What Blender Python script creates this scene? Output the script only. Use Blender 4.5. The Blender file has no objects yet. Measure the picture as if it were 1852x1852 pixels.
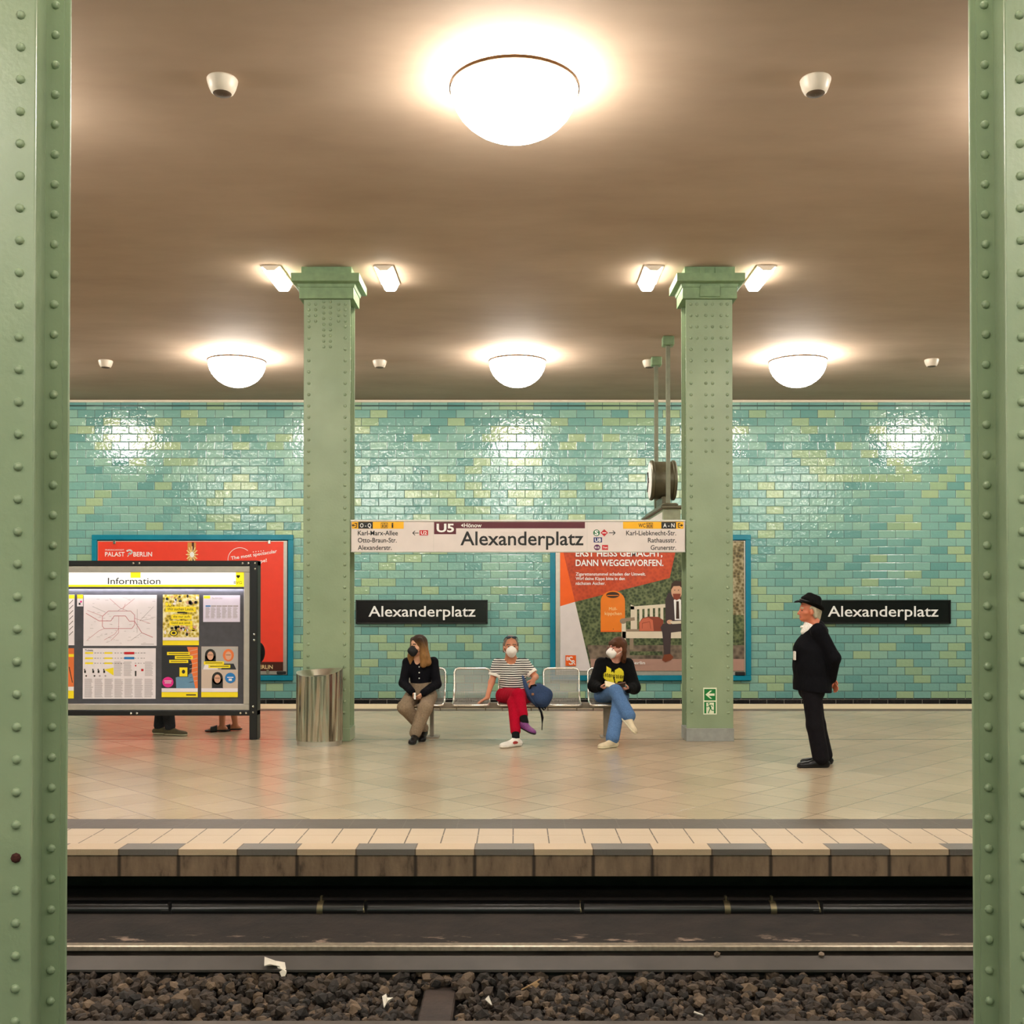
import bpy, math, random
import numpy as np
from mathutils import Vector, Matrix

SC = bpy.context.scene
COL = SC.collection
random.seed(7)

# ------------------------------------------------------------------ camera
F_PX, U0, V_H, EYE, PITCH = 1900.0, 934.0, 1085.0, 1.69, math.radians(0.7)
cam_data = bpy.data.cameras.new('camera')
cam = bpy.data.objects.new('camera', cam_data)
COL.objects.link(cam)
cam.location = (0, 0, EYE)
cam.rotation_euler = (math.pi / 2 + PITCH, 0, 0)
cam_data.sensor_width = 36.0
cam_data.lens = F_PX * 36.0 / 1852.0
cam_data.shift_x = -(U0 - 926.0) / 1852.0
cam_data.shift_y = (V_H - F_PX * math.tan(PITCH) - 926.0) / 1852.0
cam_data.clip_end = 200
SC.camera = cam

# ------------------------------------------------------------------ world and exposure
world = bpy.data.worlds.new('world')
SC.world = world
world.use_nodes = True
world.node_tree.nodes['Background'].inputs[0].default_value = (1.0, 0.9, 0.78, 1)
world.node_tree.nodes['Background'].inputs[1].default_value = 0.05
SC.view_settings.view_transform = 'Standard'
SC.view_settings.look = 'None'
SC.view_settings.gamma = 1.0
SC.view_settings.use_curve_mapping = False
SC.view_settings.exposure = 2.5
LAMP_GLOW, BATTEN_GLOW = 8.5, 6.0
LAMP_RGB = (1.0, 0.94, 0.86)


# ------------------------------------------------------------------ helpers
def PX(u, Y):
    return (u - U0) / F_PX * Y


def PZ(v, Y):
    return EYE + (V_H - v) / F_PX * Y


def YF(v, z=0.0):
    return (EYE - z) * F_PX / (v - V_H)


def S(r, g, b):
    return tuple((c / 255.0 / 12.92) if c / 255.0 <= 0.04045 else ((c / 255.0 + 0.055) / 1.055) ** 2.4 for c in (r, g, b))


class NT:
    """small wrapper that adds shader nodes"""

    def __init__(self, name):
        self.m = bpy.data.materials.new(name)
        self.m.use_nodes = True
        self.t = self.m.node_tree
        self.b = self.t.nodes['Principled BSDF']

    def n(self, typ, **kw):
        nd = self.t.nodes.new('ShaderNode' + typ)
        for k, v in kw.items():
            setattr(nd, k, v)
        return nd

    def l(self, a, b):
        self.t.links.new(a, b)

    def math(self, op, a, b=None, c=None):
        nd = self.n('Math', operation=op)
        for i, x in enumerate((a, b, c)):
            if x is None:
                continue
            if isinstance(x, (int, float)):
                nd.inputs[i].default_value = x
            else:
                self.l(x, nd.inputs[i])
        return nd.outputs[0]

    def mix(self, f, a, b, mode='MIX'):
        nd = self.n('Mix', data_type='RGBA', blend_type=mode)
        for i, x in ((0, f), (6, a), (7, b)):
            if isinstance(x, (int, float)):
                nd.inputs[i].default_value = x
            elif isinstance(x, tuple):
                nd.inputs[i].default_value = (*x[:3], 1)
            else:
                self.l(x, nd.inputs[i])
        return nd.outputs[2]

    def pos(self):
        return self.n('NewGeometry').outputs['Position']

    def obj(self):
        return self.n('TexCoord').outputs['Object']

    def xyz(self, v):
        nd = self.n('SeparateXYZ')
        self.l(v, nd.inputs[0])
        return nd.outputs

    def vec(self, x, y, z):
        nd = self.n('CombineXYZ')
        for i, q in enumerate((x, y, z)):
            if isinstance(q, (int, float)):
                nd.inputs[i].default_value = q
            else:
                self.l(q, nd.inputs[i])
        return nd.outputs[0]

    def noise(self, v, scale, detail=3.0, rough=0.5):
        nd = self.n('TexNoise')
        nd.inputs['Scale'].default_value = scale
        nd.inputs['Detail'].default_value = detail
        nd.inputs['Roughness'].default_value = rough
        self.l(v, nd.inputs['Vector'])
        return nd.outputs[0]

    def ramp(self, f, stops, interp='LINEAR'):
        nd = self.n('ValToRGB')
        nd.color_ramp.interpolation = interp
        e = nd.color_ramp.elements
        while len(e) < len(stops):
            e.new(0.5)
        for i, (p, c) in enumerate(stops):
            e[i].position = p
            e[i].color = (*c, 1) if isinstance(c, tuple) else (c, c, c, 1)
        self.l(f, nd.inputs[0])
        return nd.outputs[0]

    def smooth(self, v, lo, hi):
        nd = self.n('MapRange', interpolation_type='SMOOTHSTEP')
        self.l(v, nd.inputs[0])
        nd.inputs[1].default_value = lo
        nd.inputs[2].default_value = hi
        return nd.outputs[0]

    def base(self, c):
        if isinstance(c, tuple):
            self.b.inputs['Base Color'].default_value = (*c[:3], 1)
        else:
            self.l(c, self.b.inputs['Base Color'])

    def set(self, **kw):
        for k, v in kw.items():
            s = self.b.inputs[k.replace('_', ' ')]
            if isinstance(v, (int, float, tuple)):
                s.default_value = v
            else:
                self.l(v, s)

    def bump(self, h, strength=0.3, dist=0.01):
        nd = self.n('Bump')
        nd.inputs['Strength'].default_value = strength
        nd.inputs['Distance'].default_value = dist
        self.l(h, nd.inputs['Height'])
        self.l(nd.outputs[0], self.b.inputs['Normal'])


_mc = {}


def pm(name, rgb, rough=0.5, metal=0.0, var=0.12, scale=12.0, bump=0.0, bscale=60.0, spec=0.5):
    """plain painted / cloth / metal material with a slight noise in its tone"""
    if name in _mc:
        return _mc[name]
    t = NT(name)
    c = S(*rgb)
    o = t.obj()
    lo = tuple(x * (1 - var) for x in c)
    hi = tuple(min(1, x * (1 + var)) for x in c)
    t.base(t.ramp(t.noise(o, scale), [(0.3, lo), (0.7, hi)]))
    t.set(Roughness=rough, Metallic=metal)
    t.b.inputs['Specular IOR Level'].default_value = spec
    if bump:
        t.bump(t.noise(o, bscale, 4.0), bump, 0.01)
    _mc[name] = t.m
    return t.m


def glow(name, rgb, strength, base=(240, 240, 235)):
    if name in _mc:
        return _mc[name]
    t = NT(name)
    t.base(S(*base))
    t.set(Emission_Color=(*rgb, 1), Emission_Strength=strength, Roughness=0.4)
    _mc[name] = t.m
    return t.m


class MB:
    """collects shapes and links them as one mesh object"""

    def __init__(self):
        self.v, self.f, self.mi, self.mats = [], [], [], []

    def m(self, mat):
        if mat is None:
            return 0
        if mat not in self.mats:
            self.mats.append(mat)
        return self.mats.index(mat)

    def add(self, verts, faces, mat=None):
        o = len(self.v)
        i = self.m(mat)
        self.v += [tuple(p) for p in verts]
        for f in faces:
            self.f.append(tuple(o + k for k in f))
            self.mi.append(i)

    def box(self, x0, x1, y0, y1, z0, z1, mat=None):
        v = [(x, y, z) for x in (x0, x1) for y in (y0, y1) for z in (z0, z1)]
        self.add(v, [(0, 1, 3, 2), (4, 6, 7, 5), (0, 4, 5, 1), (2, 3, 7, 6), (0, 2, 6, 4), (1, 5, 7, 3)], mat)

    def bbox(self, x0, x1, y0, y1, z0, z1, mat=None, b=0.01):
        """box with bevelled vertical and horizontal edges"""
        b = min(b, (x1 - x0) * .49, (y1 - y0) * .49, (z1 - z0) * .49)
        rings = []
        for z, ins in ((z0, b), (z0 + b, 0), (z1 - b, 0), (z1, b)):
            a = b
            p = [(x0 + ins + a, y0 + ins), (x1 - ins - a, y0 + ins), (x1 - ins, y0 + ins + a), (x1 - ins, y1 - ins - a),
                 (x1 - ins - a, y1 - ins), (x0 + ins + a, y1 - ins), (x0 + ins, y1 - ins - a), (x0 + ins, y0 + ins + a)]
            rings.append([(x, y, z) for x, y in p])
        v = [q for r in rings for q in r]
        f = [tuple(range(7, -1, -1)), tuple(range(24, 32))]
        for k in range(3):
            for j in range(8):
                j2 = (j + 1) % 8
                f.append((k * 8 + j, k * 8 + j2, k * 8 + 8 + j2, k * 8 + 8 + j))
        self.add(v, f, mat)

    def poly(self, pts, mat=None):
        self.add(pts, [tuple(range(len(pts)))], mat)

    def prism(self, pts2, y0, y1, mat=None):
        """outline in x,z (counter-clockwise seen from -y) pushed from y0 (front) to y1"""
        n = len(pts2)
        v = [(x, y0, z) for x, z in pts2] + [(x, y1, z) for x, z in pts2]
        f = [tuple(range(n)), tuple(range(2 * n - 1, n - 1, -1))]
        f += [(i, n + i, n + (i + 1) % n, (i + 1) % n) for i in range(n)]
        self.add(v, f, mat)

    def prism_z(self, pts2, z0, z1, mat=None):
        n = len(pts2)
        v = [(x, y, z0) for x, y in pts2] + [(x, y, z1) for x, y in pts2]
        f = [tuple(range(n - 1, -1, -1)), tuple(range(n, 2 * n))]
        f += [(i, (i + 1) % n, n + (i + 1) % n, n + i) for i in range(n)]
        self.add(v, f, mat)

    def prism_x(self, pts2, x0, x1, mat=None):
        """outline in y,z pushed along x"""
        n = len(pts2)
        v = [(x0, y, z) for y, z in pts2] + [(x1, y, z) for y, z in pts2]
        f = [tuple(range(n - 1, -1, -1)), tuple(range(n, 2 * n))]
        f += [(i, (i + 1) % n, n + (i + 1) % n, n + i) for i in range(n)]
        self.add(v, f, mat)

    def tube(self, pts, r, n=10, mat=None, closed=False):
        pts = [Vector(p) for p in pts]
        N = len(pts)
        rs = r if isinstance(r, (list, tuple)) else [r] * N
        v, f = [], []
        up = None
        for i, p in enumerate(pts):
            a = pts[(i - 1) % N] if (closed or i > 0) else p
            c = pts[(i + 1) % N] if (closed or i < N - 1) else p
            d = (c - a).normalized()
            if up is None:
                up = Vector((0, 0, 1)) if abs(d.z) < .9 else Vector((1, 0, 0))
            s = d.cross(up).normalized()
            up = s.cross(d).normalized()
            for k in range(n):
                t = 2 * math.pi * k / n
                v.append(p + (s * math.cos(t) + up * math.sin(t)) * rs[i])
        for i in range(N if closed else N - 1):
            j = (i + 1) % N
            for k in range(n):
                k2 = (k + 1) % n
                f.append((i * n + k, j * n + k, j * n + k2, i * n + k2))
        if not closed:
            f.append(tuple(range(n)))
            f.append(tuple(range(N * n - 1, (N - 1) * n - 1, -1)))
        self.add(v, f, mat)

    def lathe(self, prof, c=(0, 0, 0), n=32, mat=None):
        """profile of (r, z) turned about the vertical through c"""
        v, f = [], []
        for r, z in prof:
            for k in range(n):
                t = 2 * math.pi * k / n
                v.append((c[0] + r * math.cos(t), c[1] + r * math.sin(t), c[2] + z))
        for i in range(len(prof) - 1):
            for k in range(n):
                k2 = (k + 1) % n
                f.append((i * n + k, i * n + k2, (i + 1) * n + k2, (i + 1) * n + k))
        self.add(v, f, mat)

    def rivet(self, x, y, z, r, mat=None, n=8):
        """domed head on a face that looks towards -y"""
        v, f = [], []
        prof = ((1, 0), (.92, .38), (.6, .7))
        for q, h in prof:
            for k in range(n):
                t = 2 * math.pi * k / n
                v.append((x + r * q * math.cos(t), y - r * h, z + r * q * math.sin(t)))
        v.append((x, y - r * .82, z))
        for i in range(2):
            for k in range(n):
                k2 = (k + 1) % n
                f.append((i * n + k, i * n + k2, (i + 1) * n + k2, (i + 1) * n + k))
        for k in range(n):
            f.append((2 * n + k, 2 * n + (k + 1) % n, 3 * n))
        self.add(v, f, mat)

    def build(self, name, mat=None, parent=None, smooth=False, loc=None):
        me = bpy.data.meshes.new(name)
        v = self.v
        org = Vector(loc) if loc is not None else None
        if org is not None:
            v = [(p[0] - org.x, p[1] - org.y, p[2] - org.z) for p in v]
        me.from_pydata(v, [], self.f)
        mats = self.mats if self.mats else [mat]
        for q in mats:
            me.materials.append(q)
        if len(mats) > 1:
            me.polygons.foreach_set('material_index', self.mi)
        if smooth is True:
            me.polygons.foreach_set('use_smooth', [True] * len(me.polygons))
        elif smooth:
            me.polygons.foreach_set('use_smooth', [True] * len(me.polygons))
            me.set_sharp_from_angle(angle=math.radians(smooth))
        me.update()
        o = bpy.data.objects.new(name, me)
        COL.objects.link(o)
        if org is not None:
            o.location = org
        if parent is not None:
            o.parent = parent
            if org is None:
                o.location = -world_loc(parent)
            else:
                o.location = org - world_loc(parent)
        return o


def world_loc(o):
    p = Vector((0, 0, 0))
    while o is not None:
        p += o.location
        o = o.parent
    return p


def tag(o, label, cat, group=None):
    o['label'] = label
    o['category'] = cat
    o['kind'] = 'thing'
    if group:
        o['group'] = group
    return o


def thing(name, label, cat, loc=(0, 0, 0), group=None):
    o = bpy.data.objects.new(name, None)
    o.empty_display_size = .1
    COL.objects.link(o)
    o.location = loc
    return tag(o, label, cat, group)


def struct(mb, name, mat=None, smooth=False):
    o = mb.build(name, mat, smooth=smooth)
    o['kind'] = 'structure'
    return o


def copy_tree(o, parent=None):
    c = o.copy()
    COL.objects.link(c)
    if parent is not None:
        c.parent = parent
    for ch in list(o.children):
        copy_tree(ch, c)
    return c


_tc = {}


def text_mesh(s, bold=0.0):
    key = (s, bold)
    if key in _tc:
        return _tc[key]
    cu = bpy.data.curves.new('lettering', 'FONT')
    cu.body = s
    cu.offset = bold
    cu.resolution_u = 3
    ob = bpy.data.objects.new('lettering', cu)
    COL.objects.link(ob)
    dg = bpy.context.evaluated_depsgraph_get()
    ev = ob.evaluated_get(dg)
    me = ev.to_mesh()
    v = [(p.co.x, p.co.y) for p in me.vertices]
    f = [tuple(p.vertices) for p in me.polygons]
    ev.to_mesh_clear()
    bpy.data.objects.remove(ob)
    bpy.data.curves.remove(cu)
    _tc[key] = (v, f)
    return v, f


def text(mb, s, u0, u1, vt, vb, Y, mat, bold=0.0, ref=None, rot=0.0):
    """lettering printed on a face that looks towards -y. (u0,u1) is the width it fills, vt..vb the height of its capitals
    (ref gives the letters whose height that is), all in photograph pixels at depth Y"""
    v, f = text_mesh(s, bold)
    rv = text_mesh(ref or s, bold)[0]
    xs = [p[0] for p in v]
    x0, x1 = min(xs), max(xs)
    y0, y1 = (0.0 if ref else min(p[1] for p in rv)), max(p[1] for p in rv)
    X0, X1, Z0, Z1 = PX(u0, Y), PX(u1, Y), PZ(vb, Y), PZ(vt, Y)
    q = [(X0 + (x - x0) / (x1 - x0) * (X1 - X0), Z0 + (y - y0) / (y1 - y0) * (Z1 - Z0)) for x, y in v]
    if rot:
        c, s_ = math.cos(rot), math.sin(rot)
        q = [(X0 + (x - X0) * c - (z - Z0) * s_, Z0 + (x - X0) * s_ + (z - Z0) * c) for x, z in q]
    mb.add([(x, Y, z) for x, z in q], f, mat)


def rect(mb, u0, u1, v0, v1, Y, mat):
    x0, x1, z0, z1 = PX(u0, Y), PX(u1, Y), PZ(v1, Y), PZ(v0, Y)
    mb.add([(x0, Y, z0), (x1, Y, z0), (x1, Y, z1), (x0, Y, z1)], [(0, 1, 2, 3)], mat)


def shape(mb, pts, Y, mat):
    mb.add([(PX(u, Y), Y, PZ(v, Y)) for u, v in pts], [tuple(range(len(pts)))], mat)


def disc(mb, u, v, ru, rv, Y, mat, n=20):
    shape(mb, [(u + ru * math.cos(2 * math.pi * k / n), v - rv * math.sin(2 * math.pi * k / n)) for k in range(n)], Y, mat)


def line(mb, pts, w, Y, mat):
    for (a, b), (c, d) in zip(pts, pts[1:]):
        L = math.hypot(c - a, d - b) or 1
        nx, ny = -(d - b) / L * w / 2, (c - a) / L * w / 2
        shape(mb, [(a + nx, b + ny), (c + nx, d + ny), (c - nx, d - ny), (a - nx, b - ny)], Y, mat)

# ------------------------------------------------------------------ dimensions of the station
Y_EDGE, Y_FAR, Y_WALL, Z_CEIL = 7.14, 17.1, 20.95, 5.68
Z_TRACK = -0.70
XL, XR, Y_BACK = -17.0, 17.0, -7.0

# ------------------------------------------------------------------ setting materials
def mat_ceiling():
    t = NT('ceiling_plaster')
    p = t.pos()
    x, y, z = t.xyz(p)
    n = t.noise(t.vec(t.math('MULTIPLY', x, .35), t.math('MULTIPLY', y, .8), 0), 1.4, 4, .6)
    t.base(t.ramp(n, [(.3, S(180, 158, 137)), (.7, S(198, 176, 154))]))
    t.set(Roughness=.75)
    t.b.inputs['Specular IOR Level'].default_value = .15
    t.bump(t.noise(p, 9, 4), .08, .02)
    return t.m


def mat_wall():
    t = NT('glazed_wall_tiles')
    W, Hh = .344, .1605
    x, y, z = t.xyz(t.pos())
    zz = t.math('DIVIDE', t.math('SUBTRACT', z, .031), Hh)
    row = t.math('FLOOR', zz)
    fz = t.math('FRACT', zz)
    xx = t.math('ADD', t.math('DIVIDE', x, W), t.math('MULTIPLY', t.math('MODULO', t.math('ADD', row, 200), 2), .5))
    colm = t.math('FLOOR', xx)
    fx = t.math('FRACT', xx)
    cell = t.vec(colm, row, 3.0)
    wn = t.n('TexWhiteNoise', noise_dimensions='3D')
    t.l(cell, wn.inputs[0])
    rnd = wn.outputs[0]
    wn2 = t.n('TexWhiteNoise', noise_dimensions='3D')
    t.l(t.vec(row, colm, 9.0), wn2.inputs[0])
    rnd2 = wn2.outputs[0]
    clus = t.noise(t.vec(t.math('MULTIPLY', colm, .13), t.math('MULTIPLY', row, .17), 0), 1.0, 2)
    sel = t.math('ADD', t.math('MULTIPLY', rnd, .62), t.math('MULTIPLY', clus, .9))
    teal = t.ramp(rnd2, [(0, S(106, 160, 154)), (.3, S(124, 175, 165)), (.7, S(137, 184, 171)), (1, S(147, 190, 169))])
    green = t.ramp(rnd2, [(0, S(152, 184, 148)), (.6, S(163, 191, 150)), (1, S(171, 196, 152))])
    isg = t.ramp(sel, [(0, 0.0), (.96, 1.0)], 'CONSTANT')
    tile = t.mix(isg, teal, green)
    ex = t.math('MULTIPLY', t.math('MINIMUM', fx, t.math('SUBTRACT', 1.0, fx)), W)
    ez = t.math('MULTIPLY', t.math('MINIMUM', fz, t.math('SUBTRACT', 1.0, fz)), Hh)
    e = t.math('MINIMUM', ex, ez)
    joint = t.smooth(e, .003, .0065)
    colr = t.mix(joint, S(52, 84, 78), tile)
    blk = t.math('LESS_THAN', z, -.265)
    dark = t.mix(t.math('LESS_THAN', rnd2, .5), S(30, 30, 28), S(44, 42, 40))
    colr = t.mix(blk, colr, t.mix(joint, S(110, 105, 95), dark))
    t.base(colr)
    t.set(Roughness=t.math('ADD', t.math('MULTIPLY', rnd2, .05), t.math('SUBTRACT', .53, t.math('MULTIPLY', joint, .46))))
    t.b.inputs['Specular IOR Level'].default_value = .95
    off = t.n('VectorMath', operation='MULTIPLY_ADD')
    t.l(wn.outputs[1], off.inputs[0])
    off.inputs[1].default_value = (40, 40, 40)
    t.l(t.pos(), off.inputs[2])
    wave = t.noise(off.outputs[0], 15, 2.5, .55)
    tx = t.math('MULTIPLY', t.math('SUBTRACT', fx, .5), t.math('SUBTRACT', rnd, .5))
    tz = t.math('MULTIPLY', t.math('SUBTRACT', fz, .5), t.math('SUBTRACT', rnd2, .5))
    h = t.math('ADD', t.math('MULTIPLY', wave, .0060), t.math('ADD', t.math('MULTIPLY', tx, .006), t.math('MULTIPLY', tz, .0028)))
    h = t.math('ADD', h, t.math('MULTIPLY', t.smooth(e, .0, .014), .0035))
    t.bump(h, 1.0, 1.0)
    return t.m


def mat_floor():
    t = NT('platform_stone')
    p = t.pos()
    x, y, z = t.xyz(p)

    def groove(c, period, w, rndk=None):
        q = t.math('DIVIDE', c, period)
        fr = t.math('FRACT', q)
        d = t.math('MULTIPLY', t.math('MINIMUM', fr, t.math('SUBTRACT', 1.0, fr)), period)
        return t.math('FLOOR', q), t.smooth(d, w * .4, w)

    k = .70710678
    T = .42
    a = t.math('MULTIPLY', t.math('ADD', x, y), k)
    b = t.math('MULTIPLY', t.math('SUBTRACT', x, y), k)
    ia, ga = groove(a, T, .0045)
    ib, gb = groove(b, T, .0045)
    wn = t.n('TexWhiteNoise', noise_dimensions='3D')
    t.l(t.vec(ia, ib, 1.0), wn.inputs[0])
    fine = t.noise(p, 120, 2)
    blot = t.noise(p, 1.3, 4)
    dia = t.ramp(wn.outputs[0], [(0, S(178, 160, 134)), (1, S(192, 173, 146))])
    dia = t.mix(t.math('MINIMUM', ga, gb), S(118, 98, 76), dia)
    # strips beside the edges
    i1, g1 = groove(t.math('ADD', x, .024), .2515, .006)
    light = t.mix(g1, S(70, 56, 42), S(192, 172, 146))
    mid = t.smooth(t.math('ABSOLUTE', t.math('SUBTRACT', y, 7.565)), .004, .011)
    light = t.mix(mid, S(178, 156, 126), light)
    i2, g2 = groove(t.math('ADD', x, -.1184), .402, .006)
    alt = t.math('MODULO', t.math('ADD', i2, 200), 2)
    edge = t.mix(alt, S(192, 168, 138), S(108, 101, 94))
    edge = t.mix(g2, S(90, 72, 54), edge)
    i3, g3 = groove(t.math('ADD', x, .04), .402, .005)
    band = t.mix(g3, S(96, 88, 76), S(84, 74, 64))
    # near side: edge to 7.31, light to 7.79, dark band to 8.12, then the diagonal paving; the far side mirrors it
    c = t.mix(t.math('GREATER_THAN', y, 7.315), edge, light)
    c = t.mix(t.math('GREATER_THAN', y, 7.785), c, band)
    c = t.mix(t.math('GREATER_THAN', y, 8.125), c, dia)
    gut = t.smooth(t.math('ABSOLUTE', t.math('SUBTRACT', y, 12.76)), .012, .03)
    c = t.mix(gut, S(112, 98, 80), c)
    c = t.mix(t.math('GREATER_THAN', y, 16.0), c, S(92, 76, 62))
    c = t.mix(t.math('GREATER_THAN', y, 16.33), c, S(214, 196, 162))
    grime = t.ramp(t.noise(t.vec(t.math('MULTIPLY', x, .5), y, z), .9, 5, .6), [(.35, .86), (.65, 1.0)])
    c = t.mix(1.0, c, grime, 'MULTIPLY')
    c = t.mix(.35, c, t.ramp(fine, [(.3, .82), (.7, 1.0)]), 'MULTIPLY')
    t.base(c)
    rgh = t.math('ADD', .16, t.math('MULTIPLY', blot, .13))
    t.set(Roughness=t.math('ADD', rgh, t.math('MULTIPLY', t.math('ADD', t.math('LESS_THAN', y, 8.125), t.math('GREATER_THAN', y, 15.99)), .28)))
    t.b.inputs['Specular IOR Level'].default_value = .62
    h = t.math('ADD', t.math('MULTIPLY', t.math('MINIMUM', ga, gb), .0008), t.math('MULTIPLY', t.noise(p, 14, 3), .0022))
    t.bump(h, .8, 1.0)
    return t.m


def mat_fascia():
    t = NT('stained_concrete_edge')
    p = t.pos()
    x, y, z = t.xyz(p)
    n = t.noise(t.vec(t.math('MULTIPLY', x, 3.2), 0, t.math('MULTIPLY', z, .9)), 3.0, 5, .65)
    c = t.ramp(n, [(.32, S(70, 56, 44)), (.45, S(116, 95, 75)), (.75, S(142, 119, 95))])
    fr = t.math('FRACT', t.math('DIVIDE', t.math('ADD', x, -.1184), .402))
    d = t.math('MULTIPLY', t.math('MINIMUM', fr, t.math('SUBTRACT', 1.0, fr)), .402)
    c = t.mix(t.smooth(d, .004, .02), S(52, 40, 30), c)
    big = t.smooth(t.noise(t.vec(x, 0, t.math('MULTIPLY', z, 2.0)), 1.7, 3), .30, .38)
    c = t.mix(big, S(54, 44, 36), c)
    t.base(c)
    t.set(Roughness=.75)
    t.bump(t.noise(p, 40, 4), .3, .01)
    return t.m


def mat_dark(name, a, b, rough=.85, sc=6.0):
    t = NT(name)
    p = t.pos()
    x, y, z = t.xyz(p)
    n = t.noise(t.vec(t.math('MULTIPLY', x, .6), y, t.math('MULTIPLY', z, 2.0)), sc, 5, .65)
    t.base(t.ramp(n, [(.3, S(*a)), (.7, S(*b))]))
    t.set(Roughness=rough)
    t.bump(t.noise(p, 30, 4), .4, .01)
    return t.m


M_CEIL, M_WALL, M_FLOOR, M_FASC = mat_ceiling(), mat_wall(), mat_floor(), mat_fascia()
M_PIT = mat_dark('dark_pit_wall', (26, 27, 22), (50, 50, 42))  # near-black mottled tone for the wall below the platform edge
M_LEDGE = mat_dark('rusty_ledge', (24, 20, 17), (46, 37, 31))


def stain_ledge():
    nt = M_LEDGE.node_tree
    t = NT.__new__(NT)
    t.m, t.t, t.b = M_LEDGE, nt, nt.nodes['Principled BSDF']
    p = t.pos()
    x, y, z = t.xyz(p)
    old = t.b.inputs['Base Color'].links[0].from_socket
    n = t.noise(t.vec(t.math('MULTIPLY', x, 1.1), t.math('MULTIPLY', y, 4), 0), 3.2, 5, .65)
    near = t.smooth(y, 6.84, 6.72)
    f = t.math('MULTIPLY', t.smooth(n, .55, .66), near)
    t.l(t.mix(f, old, S(150, 128, 112)), t.b.inputs['Base Color'])


stain_ledge()
M_BED = mat_dark('track_bed_soil', (26, 22, 18), (44, 38, 31))
M_PLAIN = pm('side_wall_tile', (118, 168, 152), .2)
M_TRIM = pm('pale_cornice_paint', (226, 214, 190), .5, var=.04)

# ceiling, walls, platform, pit
b = MB(); b.box(XL, XR, Y_BACK, Y_WALL + .3, Z_CEIL, Z_CEIL + .3); struct(b, 'ceiling', M_CEIL)
b = MB(); b.box(XL, XR, Y_WALL, Y_WALL + .3, Z_TRACK - .4, Z_CEIL); struct(b, 'wall_back', M_WALL)
b = MB(); b.box(XL - .3, XL, Y_BACK, Y_WALL + .3, Z_TRACK - .4, Z_CEIL); struct(b, 'wall_left', M_PLAIN)
b = MB(); b.box(XR, XR + .3, Y_BACK, Y_WALL + .3, Z_TRACK - .4, Z_CEIL); struct(b, 'wall_right', M_PLAIN)
b = MB(); b.box(XL, XR, Y_BACK - .3, Y_BACK, Z_TRACK - .4, Z_CEIL); struct(b, 'wall_front', M_PLAIN)
b = MB(); b.box(XL, XR, Y_WALL - .035, Y_WALL, Z_CEIL - .045, Z_CEIL); struct(b, 'trim_1', M_TRIM)
b = MB(); b.box(XL, XR, Y_WALL - .05, Y_WALL, Z_CEIL - .125, Z_CEIL - .105); struct(b, 'trim_2', pm('dark_tile_ledge', (48, 72, 66), .3))
b = MB()
b.box(XL, XR, Y_EDGE, Y_FAR, -.04, 0)
struct(b, 'floor', M_FLOOR)
b = MB()
b.box(XL, XR, Y_EDGE + .012, Y_EDGE + .5, -.185, -.04)
b.box(XL, XR, Y_FAR - .5, Y_FAR - .012, -.185, -.04)
struct(b, 'trim_3', M_FASC)
b = MB(); b.box(XL, XR, Y_EDGE + .5, Y_FAR - .5, Z_TRACK, -.04); struct(b, 'wall_platform', M_PIT)
b = MB(); b.box(XL, XR, Y_BACK, Y_WALL, Z_TRACK - .3, Z_TRACK); struct(b, 'ground', M_BED)
b = MB(); b.box(XL, XR, Y_BACK, .55, Z_TRACK, 0); struct(b, 'floor_near', M_FLOOR)

# ------------------------------------------------------------------ riveted steel columns
M_STEEL = None


def mat_steel():
    t = NT('green_gloss_paint')
    p = t.pos()
    n = t.noise(p, 2.2, 4)
    t.base(t.ramp(n, [(.3, S(134, 152, 120)), (.7, S(146, 163, 131))]))
    t.set(Roughness=.34)
    t.bump(t.noise(p, 38, 3), .22, .006)
    return t.m


M_STEEL = mat_steel()
M_CAPITAL = pm('green_capital_paint', (122, 148, 108), .42, bump=.1)
M_PLINTH = pm('grey_column_foot', (150, 152, 146), .6, var=.1)
CW, CD, RP = .56, .36, .1362


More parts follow.
